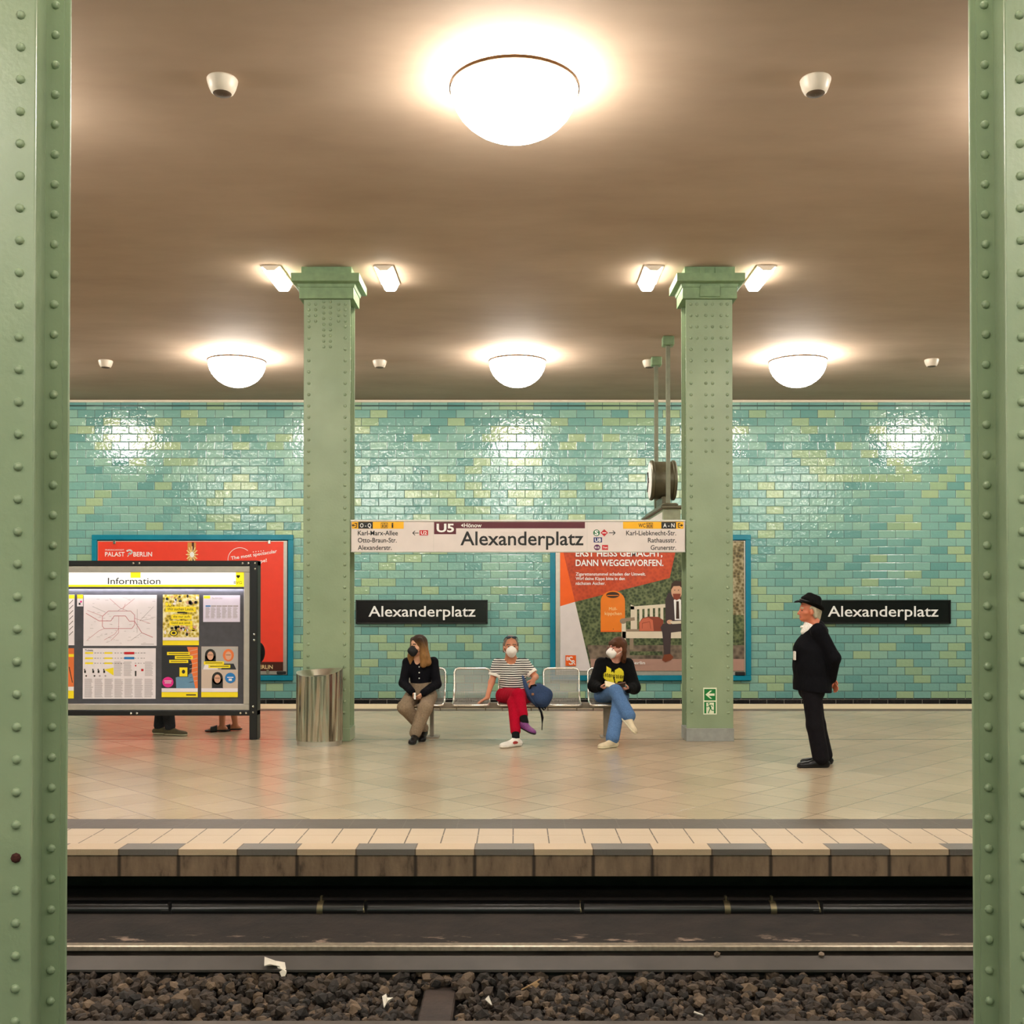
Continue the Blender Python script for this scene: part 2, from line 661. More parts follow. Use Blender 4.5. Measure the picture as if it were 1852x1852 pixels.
def make_column(label, cx, y0, zb, rows, plinth, group=None):
    """steel column of two riveted cover plates joined by recessed channels, with a stepped capital"""
    zt = Z_CEIL - .001
    top = Z_CEIL - .375
    t = thing('steel_column', label, 'column', (cx, y0 + CD / 2, zb), group)
    hw = CW / 2
    pl = .016
    for y, face in ((y0, True), (y0 + CD - pl, False)):
        b = MB()
        b.bbox(cx - hw, cx + hw, y, y + pl, zb, top, b=.004)
        r = .0195
        zs = []
        z = top - .06
        while z > zb + .22:
            zs.append(z)
            z -= RP
        if face:
            for s in (-1, 1):
                for z in ([top - .06 - k * .068 for k in range(5)] + [q for q in zs if q < top - .38] if rows == 'short' else zs):
                    b.rivet(cx + s * (hw - .062), y, z, r)
            for s in (-1, 1):
                if rows == 'short':
                    for z in [top - .06 - k * .068 for k in range(4)]:
                        b.rivet(cx + s * (hw - .142), y, z, r)
                    for z in [top - .03 - k * .068 for k in range(9)]:
                        b.rivet(cx + s * .04, y, z, r)
                else:
                    for k, z in enumerate(zs[:4]):
                        b.rivet(cx + s * (hw - .135), y, z, r)
                    for z in zs[:14]:
                        b.rivet(cx + s * .04, y, z, r)
        else:
            # rivet tails show on the inside of the rear plate's rims
            for s in (-1, 1):
                z = top - .1
                while z > zb + .22:
                    b.rivet(cx + s * (hw - .062), y - .010, z, r)
                    z -= RP
        b.build('cover_plate', M_STEEL, t, smooth=40)
    # channels: web set back from the plate rims, with a leg along each plate
    for s in (-1, 1):
        b = MB()
        x1 = cx + s * (hw - .105)
        x0 = x1 - s * .012
        b.box(min(x0, x1), max(x0, x1), y0 + pl, y0 + CD - pl, zb, top)
        xe = cx + s * (hw - .026)
        lo, hi = min(x0, xe), max(x0, xe)
        b.box(lo, hi, y0 + pl, y0 + pl + .012, zb, top)
        b.box(lo, hi, y0 + CD - pl - .010, y0 + CD - pl, zb, top)
        b.build('channel', M_STEEL, t)
    # capital: neck, cornice with a cavetto under it, top block
    yc = y0 + CD / 2
    b = MB()

    def ring(w, d, z):
        return [(cx - w, yc - d, z), (cx + w, yc - d, z), (cx + w, yc + d, z), (cx - w, yc + d, z)]
    prof = [(.325, .235, top - .005), (.325, .235, top + .125), (.335, .245, top + .13), (.345, .255, top + .165), (.40, .315, top + .178),
            (.405, .32, top + .182), (.405, .32, top + .275), (.30, .235, top + .277), (.30, .235, zt)]
    v = [q for w, d, z in prof for q in ring(w, d, z)]
    f = [(3, 2, 1, 0)]
    for i in range(len(prof) - 1):
        for k in range(4):
            f.append((i * 4 + k, i * 4 + (k + 1) % 4, i * 4 + 4 + (k + 1) % 4, i * 4 + 4 + k))
    n = len(prof) * 4
    f.append((n - 4, n - 3, n - 2, n - 1))
    b.add(v, f)
    if rows == 'long':
        b.bbox(cx - .12, cx + .12, yc - .262, yc - .2, top + .01, top + .15, b=.004)
        for k in (-.09, .09):
            b.bbox(cx + k - .03, cx + k + .03, yc - .255, yc - .2, zt - .09, zt - .01, b=.004)
    b.build('capital', M_CAPITAL, t, smooth=30)
    if plinth:
        b = MB()
        b.bbox(cx - hw - .004, cx + hw + .006, y0 - .014, y0 + CD + .012, zb, zb + .155, b=.003)
        b.build('foot_casing', M_PLINTH if plinth == 'grey' else M_STEEL, t)
    return t


COLX = (-2.275, 2.315)
make_column('green riveted steel column on the platform behind the steel litter bin', COLX[0], 12.585, 0, 'short', 'green')
make_column('green riveted steel column on the platform with green exit arrow on it', COLX[1], 12.585, 0, 'long', 'grey')
NEARX = (-2.307, 2.339)
make_column('large green riveted column in front, cropped by the left edge', NEARX[0], 4.4, Z_TRACK, 'short', None)
_z = Z_CEIL - .376 - .06
while _z > PZ(1558, 4.4) + RP / 2:
    _z -= RP
b = MB()
b.rivet(NEARX[0] + CW / 2 - .062, 4.4, _z, .0215)  # dark oversized head stands for the hole of a missing rivet
b.build('rivet_hole', pm('rust_brown', (64, 26, 18), .9), bpy.data.objects['steel_column.002'])['label'] = 'rusty hole of a missing rivet, drawn as a dark rivet head'
make_column('large green riveted column in front, cropped by the right edge', NEARX[1], 4.4, Z_TRACK, 'short', None)

# ------------------------------------------------------------------ ceiling lamps
M_DOME = glow('opal_lamp_glass', LAMP_RGB, LAMP_GLOW)
M_RING = pm('bronze_ring', (96, 74, 52), .35, 1.0)
M_WHITEP = pm('white_plastic', (226, 214, 196), .35, var=.03)


def make_lamp(r, h, gap):
    """opal glass bowl under a bronze ring, hung a little below the ceiling by a white rose"""
    t = thing('dome_lamp', '', 'lamp', (0, 0, 0))
    b = MB()
    prof = []
    for k in range(10):
        a = math.pi / 2 * k / 9
        prof.append((max(.002, r * math.sin(a)), -h * math.cos(a) - gap))
    prof.append((r * .985, -gap + .012))
    prof.append((r * .55, -gap + .05))
    prof.append((.10, -gap + .06))
    prof.append((.002, -gap + .06))
    b.lathe(prof, n=40)
    b.build('glass_bowl', M_DOME, t, smooth=True)
    b = MB()
    b.lathe([(r * 1.0, -gap - .014), (r * 1.022, -gap - .012), (r * 1.026, -gap + .012), (r * 1.0, -gap + .014), (r * 1.0, -gap - .014)], n=48)
    b.build('ring', M_RING, t, smooth=30)
    b = MB()
    b.lathe([(.002, -gap + .058), (.05, -gap + .058), (.06, -.02), (.11, -.012), (.11, 0), (.002, 0)], n=20)
    b.build('ceiling_rose', M_WHITEP, t, smooth=30)
    return t


LX = -.015
big = make_lamp(.487, .375, .09)
far0 = make_lamp(.462, .42, .09)
HID_L = 'glowing white dome lamp on the ceiling, unseen outside the frame'
HID_G = 'hidden dome ceiling lamps'
lab = {(0, 0): 'large glowing white dome lamp near the top centre of the ceiling',
       (1, -1): 'small glowing dome lamp left of the column behind the litter bin',
       (1, 0): 'small glowing dome lamp between the two platform columns',
       (1, 1): 'small glowing dome lamp right of the column with the exit sign'}
first = {0: big, 1: far0}
for row, Yl, proto, ks in ((0, 7.98, big, (0, -1, 1, -2, 2)), (1, 17.15, far0, (0, -1, 1, -2, 2, -3, 3)), (2, 0.9, big, (0, -1, 1, -2, 2)), (3, -4.2, big, (-1, 0, 1))):  # rows above and behind the camera are added to brighten the front columns
    for k in ks:
        o = proto if (row in first and k == 0 and row < 2) else copy_tree(proto)
        o.location = (LX + k * 4.59 + (.03 if row == 1 else 0), Yl, Z_CEIL)
        if (row, k) in lab:
            o['label'] = lab[(row, k)]
        else:
            o['label'] = HID_L
            o['group'] = HID_G

# ------------------------------------------------------------------ batten lamps beside the capitals
M_BATT = glow('batten_diffuser', (1.0, .93, .8), BATTEN_GLOW)


def make_batten(length):
    t = thing('batten_lamp', '', 'lamp', (0, 0, 0))
    b = MB()
    w0, w1, h, d = .105, .075, .105, length / 2
    b.prism([(-w1 + .02, -h), (w1 - .02, -h), (w1, -h + .02), (w0, -.02), (-w0, -.02), (-w1, -h + .02)], -d + .012, d - .012)
    b.build('diffuser', M_BATT, t)
    b = MB()
    b.bbox(-.12, .12, -d, d, -.02, 0, b=.004)
    for y in (-d, d - .012):
        b.prism([(-w1 + .03, -h * .62), (w1 - .03, -h * .62), (w0 - .005, -.018), (-w0 + .005, -.018)], y, y + .012)
    b.build('housing', M_WHITEP, t)
    return t


bt = make_batten(.72)
spots = [(-2.93, 'batten ceiling lamp left of the capital above the litter bin'), (-1.585, 'batten ceiling lamp right of the capital above the litter bin'),
         (1.64, 'batten ceiling lamp left of the capital above the exit sign'), (2.985, 'batten ceiling lamp right of the capital above the exit sign')]
for i, (x, l) in enumerate(spots):
    o = bt if i == 0 else copy_tree(bt)
    o.location = (x, 12.83, Z_CEIL)
    o['label'] = l
for i, x in enumerate((-2.95, -1.63, 1.66, 2.99)):
    o = copy_tree(bt)
    o.location = (x, 4.6, Z_CEIL)
    o['label'] = 'batten ceiling lamp beside a front column, above the view'
    o['group'] = 'hidden batten lamps'

# ------------------------------------------------------------------ small ceiling speakers
M_GRILLE = pm('dark_grille', (92, 74, 58), .6)
sp = thing('ceiling_speaker', '', 'speaker')
b = MB()
b.lathe([(.11, 0), (.117, -.01), (.115, -.025), (.102, -.07), (.085, -.105), (.07, -.115)], n=28)
b.build('housing', M_WHITEP, sp, smooth=40)
b = MB()
b.lathe([(.071, -.113), (.066, -.119), (.03, -.122), (.002, -.123)], n=24)
b.build('grille', M_GRILLE, sp, smooth=True)


def ceil_at(u, v):
    Y = (Z_CEIL - EYE) * F_PX / (V_H - v)
    return PX(u, Y), Y


for i, (u, v, l) in enumerate(((399, 137, 'white cup-shaped ceiling speaker, upper left of the large dome lamp'), (1478, 137, 'white cup-shaped ceiling speaker, upper right of the large dome lamp'),
                               (189, 651, 'tiny white ceiling speaker by the wall, nearest the left front column'), (686, 651, 'tiny white ceiling speaker right of the column behind the bin'),
                               (1175, 651, 'tiny white ceiling speaker half hidden by the clock hanger pole'), (1687, 649, 'tiny white ceiling speaker by the wall, nearest the right front column'))):
    o = sp if i == 0 else copy_tree(sp)
    x, y = ceil_at(u, v)
    o.location = (x, y, Z_CEIL)
    o['label'] = l

# ------------------------------------------------------------------ hanging station sign between the columns
def flat(name, rgb, rough=.5):
    return pm(name, rgb, rough, var=.03, scale=6)


K_WHITE, K_BLACK = flat('sign_white', (226, 214, 208), .35), flat('sign_black', (18, 16, 16), .4)
K_MAROON, K_YEL = flat('sign_maroon', (92, 18, 36), .4), flat('sign_yellow', (250, 186, 6), .4)
K_RED, K_BLUE, K_PURP, K_GREEN = flat('sign_red', (200, 24, 34), .4), flat('sign_blue', (30, 44, 110), .4), flat('sign_purple', (96, 30, 84), .4), flat('sign_green', (30, 110, 70), .4)
K_PALE = flat('lettering_white', (246, 244, 240), .5)
M_ALU = pm('brushed_aluminium', (206, 200, 190), .35, .85, var=.05)

YS = 12.62
x0, x1 = COLX[0] + CW / 2 + .004, COLX[1] - CW / 2 - .004
z0, z1 = PZ(998, YS), PZ(941, YS)
t = thing('station_sign', 'long white hanging station sign between the two platform columns', 'sign', ((x0 + x1) / 2, YS + .1, z0))
b = MB()
b.bbox(x0, x1, YS, YS + .2, z0, z1, b=.006)
b.build('sign_box', K_WHITE, t)
b = MB()
b.box(x0, x1, YS - .012, YS + .005, z1 - .012, z1 + .006)
b.box(x0, x1, YS - .008, YS + .005, z0 - .004, z0 + .006)
b.build('rim', M_ALU, t)
b = MB()
ya, yb, yc2 = YS - .002, YS - .004, YS - .006


def exit_icon(u, v, w, h, flip):
    s = -1 if flip else 1
    rect(b, u - w / 2, u + w / 2, v - h / 2, v + h / 2, yb, K_YEL)
    line(b, [(u - s * w * .0, v - h * .36), (u - s * w * .38, v - h * .36), (u - s * w * .38, v + h * .36), (u - s * w * .0, v + h * .36)], 1.4, yc2, K_BLACK)
    line(b, [(u - s * w * .2, v), (u + s * w * .3, v)], 1.6, yc2, K_BLACK)
    a, c = u + s * w * .18, u + s * w * .5
    shape(b, [(a, v - h * .28), (a, v + h * .28), (c, v)] if s > 0 else [(a, v + h * .28), (a, v - h * .28), (c, v)], yc2, K_BLACK)


def lift_icon(u, v):
    rect(b, u - 6, u + 6, v - 5, v + 4.6, yb, K_BLACK)
    rect(b, u - 5.2, u - .4, v - 4, v + 3.8, yc2, K_YEL)
    rect(b, u + .8, u + 5.2, v - 4, v + 3.8, yc2, K_YEL)
    for q in (-2.8, 3.0):
        disc(b, u + q, v - 2.2, .9, .9, yc2 - .002, K_BLACK, 8)
        rect(b, u + q - 1, u + q + 1, v - 1.1, v + 3.2, yc2 - .002, K_BLACK)


# left block
rect(b, 636.5, 730, 943.6, 956.2, ya, K_YEL)
exit_icon(641, 950, 10, 10, True)
rect(b, 647.8, 674, 944, 956, yb, K_BLACK)
text(b, 'O - Q', 651, 671, 946.3, 953.8, yc2, K_PALE, .012, ref='O')
lift_icon(695, 950.4)
text(b, 'i', 708, 711.2, 945.6, 954.6, yc2, K_BLACK, .03)
for s_, v, u1 in (('Karl-Marx-Allee', 964.2, 719.5), ('Otto-Braun-Str.', 977.2, 717.3), ('Alexanderstr.', 990.6, 708.4)):
    text(b, s_, 647, u1, v - 4.6, v + 3.8, ya, K_BLACK, .012, ref='A')
line(b, [(757, 964), (746.5, 964)], 1.3, ya, K_BLACK)
line(b, [(750.6, 960), (746.2, 964), (750.6, 968)], 1.3, ya, K_BLACK)
rect(b, 758.6, 774, 958.8, 968.2, ya, K_RED)
text(b, 'U2', 761, 771.8, 960.4, 966.8, yb, K_PALE, .02)
# middle block
rect(b, 785, 824.8, 944, 966, ya, K_MAROON)
text(b, 'U5', 789.5, 821, 947, 962.6, yb, K_PALE, .03)
rect(b, 824.8, 1058, 944, 955.4, ya, K_MAROON)
shape(b, [(833.5, 950), (837.5, 947), (837.5, 953)], yb, K_PALE)
text(b, 'Hönow', 839, 871, 946.2, 953.4, yb, K_PALE, .014, ref='H')
text(b, 'Alexanderplatz', 832.6, 1055.4, 961, 985.8, ya, K_BLACK, .012, ref='Al')
for u in (784, 1062):
    line(b, [(u, 942.5), (u, 997)], .5, ya, M_ALU)
# right block
disc(b, 1079, 963.6, 6, 6, ya, K_GREEN)
text(b, 'S', 1075.6, 1082.4, 959.2, 968, yb, K_PALE, .03)
shape(b, [(1086.4, 963.6), (1093, 970.2), (1099.6, 963.6), (1093, 957)], ya, K_RED)
rect(b, 1089.4, 1096.6, 962.8, 964.4, yb, K_PALE)
line(b, [(1101.5, 963.6), (1112.5, 963.6)], 1.3, ya, K_BLACK)
line(b, [(1108.4, 959.6), (1112.8, 963.6), (1108.4, 967.6)], 1.3, ya, K_BLACK)
rect(b, 1073.8, 1089, 971.8, 981, ya, K_BLUE)
text(b, 'U8', 1076, 1087, 973.2, 979.8, yb, K_PALE, .02)
disc(b, 1080, 990, 5.8, 5.2, ya, K_PURP)
text(b, 'BUS', 1076, 1084, 988.4, 991.8, yb, K_PALE, .02)
rect(b, 1089, 1099.8, 985.6, 994.6, ya, K_RED)
text(b, 'Tram', 1090.4, 1098.4, 988.4, 991.8, yb, K_PALE, .02)
rect(b, 1127, 1236.5, 943.6, 956.2, ya, K_YEL)
text(b, 'WC', 1155, 1167.6, 946.6, 953.8, yb, K_BLACK, .012)
lift_icon(1175, 950.4)
rect(b, 1196.4, 1223, 944, 956, yb, K_BLACK)
text(b, 'A - N', 1199.6, 1220.2, 946.3, 953.8, yc2, K_PALE, .012, ref='A')
exit_icon(1230.6, 950, 10, 10, False)
for s_, v, u0 in (('Karl-Liebknecht-Str.', 964.2, 1132.6), ('Rathausstr.', 977.2, 1172), ('Grunerstr.', 990.6, 1177)):
    text(b, s_, u0, 1223, v - 4.6, v + 3.8, ya, K_BLACK, .012, ref='A')
b.build('lettering', None, t)

# ------------------------------------------------------------------ black enamel name boards on the wall
M_ENAMEL = pm('black_enamel', (16, 15, 15), .22, var=.1)
M_FRAMEBK = pm('black_sign_frame', (10, 10, 10), .4)
for u0, u1, ta, tb, l in ((643.5, 882, 666.5, 860, 'black enamel station name board above the woman in the dark cardigan'),
                          (1481, 1719, 1497, 1697, 'black enamel station name board behind the man in the black hat')):
    yf = Y_WALL - .05
    X0, X1, Z0, Z1 = PX(u0, yf), PX(u1, yf), PZ(1128, yf), PZ(1085, yf)
    t = thing('name_board', l, 'sign', ((X0 + X1) / 2, yf, Z0))
    b = MB(); b.box(X0 + .02, X1 - .02, yf, Y_WALL, Z0 + .02, Z1 - .02); b.build('enamel_plate', M_ENAMEL, t)
    b = MB()
    for a in ((X0, X1, Z0, Z0 + .025), (X0, X1, Z1 - .025, Z1), (X0, X0 + .025, Z0, Z1), (X1 - .025, X1, Z0, Z1)):
        b.box(a[0], a[1], yf - .02, Y_WALL, a[2], a[3])
    b.build('frame', M_FRAMEBK, t)
    b = MB(); text(b, 'Alexanderplatz', ta, tb, 1096, 1115, yf - .003, K_PALE, .008, ref='Al'); b.build('lettering', K_PALE, t)


# ------------------------------------------------------------------ billboards on the wall
def foliage(name, cs, sc):
    t = NT(name)
    o = t.obj()
    v = t.n('TexVoronoi')
    v.inputs['Scale'].default_value = sc
    t.l(o, v.inputs['Vector'])
    n = t.noise(o, sc * .3, 4)
    f = t.math('ADD', t.math('MULTIPLY', v.outputs['Distance'], .5), t.math('MULTIPLY', n, .6))
    t.base(t.ramp(f, [(.28, S(*cs[0])), (.5, S(*cs[1])), (.72, S(*cs[2]))]))
    t.set(Roughness=.4)
    return t.m


M_TEAL = pm('teal_glazed_border', (16, 128, 152), .25, var=.12, scale=3)
M_SHADOWGAP = pm('dark_gap', (20, 20, 20), .7)
M_POSTRED = flat('poster_red', (238, 66, 44), .3)


def billboard(label, u0, u1, v0, v1, bw):
    yf = Y_WALL - .06
    X0, X1, Z0, Z1 = PX(u0, yf), PX(u1, yf), PZ(v1, yf), PZ(v0, yf)
    w = bw / F_PX * yf
    t = thing('billboard', label, 'billboard', ((X0 + X1) / 2, yf, Z0))
    b = MB()
    for a in ((X0, X1, Z0, Z0 + w), (X0, X1, Z1 - w, Z1), (X0, X0 + w, Z0 + w, Z1 - w), (X1 - w, X1, Z0 + w, Z1 - w)):
        b.bbox(a[0], a[1], yf, Y_WALL - .003, a[2], a[3], b=.008)
    b.build('tiled_border', M_TEAL, t)
    b = MB(); b.box(X0 + w, X1 - w, Y_WALL - .02, Y_WALL - .003, Z0 + w, Z1 - w); b.build('back_panel', M_SHADOWGAP, t)
    return t


def sheet(t, u0, u1, v0, v1, Y):
    b = MB()
    b.box(PX(u0, Y), PX(u1, Y), Y + .001, Y_WALL - .02, PZ(v1, Y), PZ(v0, Y))
    b.build('steel_tray', M_ALU, t)


M_CHROME = pm('steel_clip', (230, 225, 215), .2, 1.0)
M_GOLD, M_DKBROWN = flat('poster_gold', (214, 150, 70), .3), flat('poster_brown', (70, 28, 18), .3)
M_GOLDL = flat('poster_pale_gold', (250, 222, 160), .3)
YB = Y_WALL - .045
t = billboard('red theatre billboard behind the information board', 165, 530, 967, 1231, 9.5)
sheet(t, 176, 519, 978, 1220, YB)
b = MB()
rect(b, 177, 512.5, 979.5, 1197, YB - .002, M_POSTRED)
rect(b, 177, 512.5, 1197, 1213.5, YB - .002, M_DKBROWN)
rect(b, 339, 354, 981, 1197, YB - .003, M_GOLD)
rect(b, 346.5, 350.5, 981, 1197, YB - .004, M_DKBROWN)
for k in range(12):
    a = math.pi * k / 6
    line(b, [(347, 1003), (347 + 11 * math.cos(a), 1003 + 15 * math.sin(a))], 1.6, YB - .005, M_GOLDL)
disc(b, 347, 1003, 4, 5, YB - .006, K_PALE)
b.build('poster', None, t)
b = MB()
yl = YB - .006
text(b, 'FRIEDRICHSTADT', 190, 224, 993.4, 995.8, yl, K_PALE, .01)
text(b, 'PALAST', 189.6, 225, 998.2, 1006.4, yl, K_PALE, .012)
text(b, 'BERLIN', 241, 274.6, 998.2, 1006.4, yl, K_PALE, .012)
for k in range(9):
    a = math.radians(-50 + k * 30)
    disc(b, 233.6 + 4.6 * math.sin(a), 998.4 - 3.4 * math.cos(a), 1.9, 1.6, yl, K_PALE, 8)
line(b, [(233.8, 999), (232.4, 1004), (230.4, 1006.6)], 1.4, yl, K_PALE)
b.build('lettering', None, t)
b = MB()
arc = [(433.6 + 21.5 * math.cos(a), 1012 - 21.5 * math.sin(a)) for a in [math.radians(48 + k * 8) for k in range(21)]]
line(b, arc, .9, yl, K_PALE)
b.build('emblem', None, t)
b = MB()
text(b, 'The most spectacular', 418, 502, 1006.5, 1012.5, yl, K_PALE, .012, ref='T', rot=math.radians(9))
b.build('slogan', None, t)
b = MB()
text(b, 'ppe!', 466, 483, 1012.5, 1018.5, yl, K_PALE, .012, ref='l', rot=math.radians(9))
b.build('slogan', None, t)
b = MB()
for k in range(5):
    disc(b, 458 + k * 4.6, 998.2 - k * .5, 1, 1, yl, K_PALE, 5)
b.build('star_row', None, t)
b = MB()
text(b, 'BERLIN', 464, 493.6, 1202.6, 1209.6, yl, M_GOLDL, .008)
b.build('lettering', None, t)
for u, v in ((207, 979), (487, 979), (485, 1213)):
    b = MB()
    b.bbox(PX(u - 2.4, YB), PX(u + 2.4, YB), YB - .03, YB - .004, PZ(v + 5, YB), PZ(v - 2, YB), b=.006)
    b.build('clip', M_CHROME, t)
b = MB(); b.bbox(PX(501, YB), PX(518, YB), YB - .025, YB - .003, PZ(1219, YB), PZ(1214, YB)); b.build('latch', M_SHADOWGAP, t)

# the litter poster
P_OR, P_DKOR, P_WHITE = flat('poster_orange', (246, 100, 22), .3), None, flat('poster_white', (228, 218, 216), .3)
P_DKOR = foliage('poster_rust_hedge', ((168, 58, 24), (192, 66, 26), (206, 78, 34)), 16)
P_LEAF = foliage('poster_hedge', ((28, 38, 20), (66, 80, 44), (112, 120, 78)), 18)
P_BROWNLEAF = foliage('poster_brown_leaves', ((52, 48, 26), (118, 104, 66), (176, 164, 130)), 16)
P_GROUND = foliage('poster_soil', ((60, 50, 40), (104, 88, 72), (134, 116, 98)), 10)
P_PAVE = flat('poster_pavement', (180, 140, 124), .3)
P_BENCH, P_BENCHD = flat('poster_bench_white', (226, 212, 188), .3), flat('poster_bench_grey', (150, 130, 108), .3)
P_BIN, P_BIND = flat('poster_bin_orange', (240, 128, 22), .3), flat('poster_bin_dark', (60, 34, 20), .3)
P_BAG, P_BAGD = flat('poster_bag', (204, 106, 76), .3), flat('poster_bag_brown', (138, 62, 40), .3)
P_SUIT, P_SKIN, P_SHOE = flat('poster_suit', (66, 50, 52), .3), flat('poster_skin', (216, 166, 134), .3), flat('poster_shoe', (128, 62, 34), .3)
t = billboard('orange and white litter campaign billboard behind the right platform column', 995, 1358.5, 967, 1231, 9.5)
sheet(t, 1005, 1348, 978, 1221, YB)


def q(x, y):                                  # measured on an enlargement of the poster
    return 980 + x / 4.41, 940 + y / 4.41


b = MB()
y1 = YB - .002
rect(b, 1013, 1346, 979, 1214, y1, P_LEAF)
y2 = y1 - .002
shape(b, [q(1420, 170), q(1612, 170), q(1612, 760), q(1420, 760)], y2, P_BROWNLEAF)
shape(b, [q(360, 1000), q(1612, 1000), q(1612, 1110), q(385, 1110)], y2, P_GROUND)
shape(b, [q(385, 1110), q(1612, 1110), q(1612, 1205), q(395, 1205)], y2 - .001, P_PAVE)
shape(b, [q(700, 1050), q(960, 1050), q(960, 1080), q(700, 1080)], y2 - .002, P_LEAF)
y3 = y2 - .003
shape(b, [q(150, 172), q(1085, 172), q(1020, 465), q(264, 655)], y3, P_DKOR)
shape(b, [q(146, 172), q(152, 172), q(264, 655), q(146, 690)], y3 - .001, P_OR)
shape(b, [q(146, 690), q(264, 655), q(392, 1205), q(146, 1205)], y3 - .001, P_WHITE)
# bin on its post
y4 = y3 - .003
arcp = [q(566 + 97 * math.cos(a), 650 - 84 * math.sin(a)) for a in [math.pi * k / 12 for k in range(13)]]
shape(b, [q(469, 895), q(663, 895)] + arcp, y4, P_BIN)
disc(b, *q(566, 600), 12, 5.6, y4 - .001, P_BIND)
rect(b, q(520, 0)[0], q(612, 0)[0], q(0, 600)[1], q(0, 606)[1], y4 - .002, P_BIN)
line(b, [q(469, 888), q(640, 888)], 2, y4 - .001, P_OR)
disc(b, *q(570, 872), .8, .8, y4 - .002, P_BIND, 8)
# bench
for x in range(735, 1110, 42):
    shape(b, [q(x, 690), q(x + 24, 690), q(x + 24, 880), q(x, 880)], y4, P_BENCH)
shape(b, [q(708, 676), q(740, 690), q(985, 672), q(1105, 690), q(1105, 716), q(985, 700), q(740, 716), q(708, 716)], y4 - .001, P_BENCH)
shape(b, [q(708, 690), q(736, 690), q(736, 880), q(708, 880)], y4 - .001, P_BENCH)
shape(b, [q(640, 892), q(1110, 892), q(1110, 945), q(640, 945)], y4 - .003, P_BENCH)
shape(b, [q(640, 872), q(1110, 876), q(1110, 892), q(640, 892)], y4 - .002, P_BENCHD)
shape(b, [q(636, 820), q(670, 820), q(670, 1000), q(636, 1000)], y4 - .003, P_BENCH)
shape(b, [q(700, 945), q(730, 945), q(730, 1035), q(700, 1035)], y4 - .002, P_BENCHD)
disc(b, *q(648, 808), 6, 5, y4 - .004, P_BENCHD)
line(b, [q(648, 800), q(740, 790)], 6, y4 - .003, P_BENCHD)
# bag
shape(b, [q(776, 888), q(776, 820), q(800, 785), q(850, 772), q(930, 775), q(968, 800), q(968, 888)], y4 - .005, P_BAGD)
shape(b, [q(778, 888), q(778, 822), q(806, 788), q(850, 780), q(884, 800), q(892, 888)], y4 - .006, P_BAG)
line(b, [q(800, 868), q(800, 826), q(860, 812), q(868, 868)], .8, y4 - .007, P_BAGD)
# seated man in a suit
shape(b, [q(985, 640), q(1005, 590), q(1050, 560), q(1110, 580), q(1110, 820), q(985, 830)], y4 - .005, P_SUIT)
shape(b, [q(945, 860), q(965, 830), q(1110, 810), q(1110, 890), q(1030, 900), q(1022, 1080), q(975, 1080), q(960, 900)], y4 - .006, P_SUIT)
shape(b, [q(1052, 640), q(1080, 620), q(1110, 640), q(1110, 800), q(1060, 800)], y4 - .007, K_PALE)
shape(b, [q(1072, 650), q(1092, 650), q(1096, 790), q(1070, 790)], y4 - .008, P_BIND)
disc(b, *q(1075, 570), 10, 14.5, y4 - .009, P_SKIN)
shape(b, [q(1030, 560), q(1034, 510), q(1060, 486), q(1110, 490), q(1118, 545), q(1100, 528), q(1050, 530)], y4 - .010, P_BIND)
shape(b, [q(1045, 590), q(1106, 590), q(1100, 630), q(1075, 642), q(1050, 630)], y4 - .010, P_BAGD)
for x in (1060, 1090):
    disc(b, *q(x, 562), 1.2, .8, y4 - .011, P_BIND, 8)
disc(b, *q(1020, 815), 5.5, 4, y4 - .009, P_SKIN)
shape(b, [q(1015, 810), q(1110, 805), q(1110, 828), q(1040, 832)], y4 - .010, P_BENCH)
shape(b, [q(958, 1120), q(975, 1075), q(1025, 1070), q(1050, 1095), q(1030, 1118), q(985, 1136)], y4 - .007, P_SHOE)
b.build('poster', None, t)
b = MB()
yl = y4 - .012
text(b, 'ERST HEISS GEMACHT,', q(270, 0)[0], q(962, 0)[0], q(0, 243)[1], q(0, 292)[1], yl, K_PALE, .02, ref='E')
text(b, 'DANN WEGGEWORFEN.', q(270, 0)[0], q(970, 0)[0], q(0, 318)[1], q(0, 368)[1], yl, K_PALE, .02, ref='D')
for s_, w, v in (('Zigarettenstummel schaden der Umwelt.', 828, 434), ('Wirf deine Kippe bitte in den', 662, 470), ('nächsten Ascher.', 508, 508)):
    text(b, s_, q(270, 0)[0], q(w, 0)[0], q(0, v - 14)[1], q(0, v + 11)[1], yl, K_PALE, .014, ref='l')
b.build('lettering', None, t)
b = MB()
text(b, 'Müll-', q(536, 0)[0], q(600, 0)[0], q(0, 698)[1], q(0, 722)[1], yl, M_GOLDL, .0, ref='M')
text(b, 'kippchen', q(502, 0)[0], q(636, 0)[0], q(0, 734)[1], q(0, 760)[1], yl, M_GOLDL, .0, ref='k')
b.build('lettering', None, t)
b = MB()
text(b, '#wirfürBerlin', q(560, 0)[0], q(822, 0)[0], q(0, 1128)[1], q(0, 1152)[1], yl, K_PALE, .014, ref='B')
b.build('lettering', None, t)
b = MB()
rect(b, 1022.6, 1041.7, 1185, 1204.3, yl, P_OR)
text(b, 'B', 1024.6, 1029.6, 1188, 1194.4, yl - .001, K_PALE, .01)
text(b, 'S', 1028.8, 1036, 1187.4, 1202, yl - .001, K_PALE, .0)
text(b, 'R', 1034.8, 1040.6, 1194, 1202, yl - .001, K_PALE, .01)
b.build('logo', None, t)
b = MB(); b.bbox(PX(1329, YB), PX(1347, YB), YB - .025, YB - .003, PZ(1221.5, YB), PZ(1215, YB)); b.build('latch', M_SHADOWGAP, t)

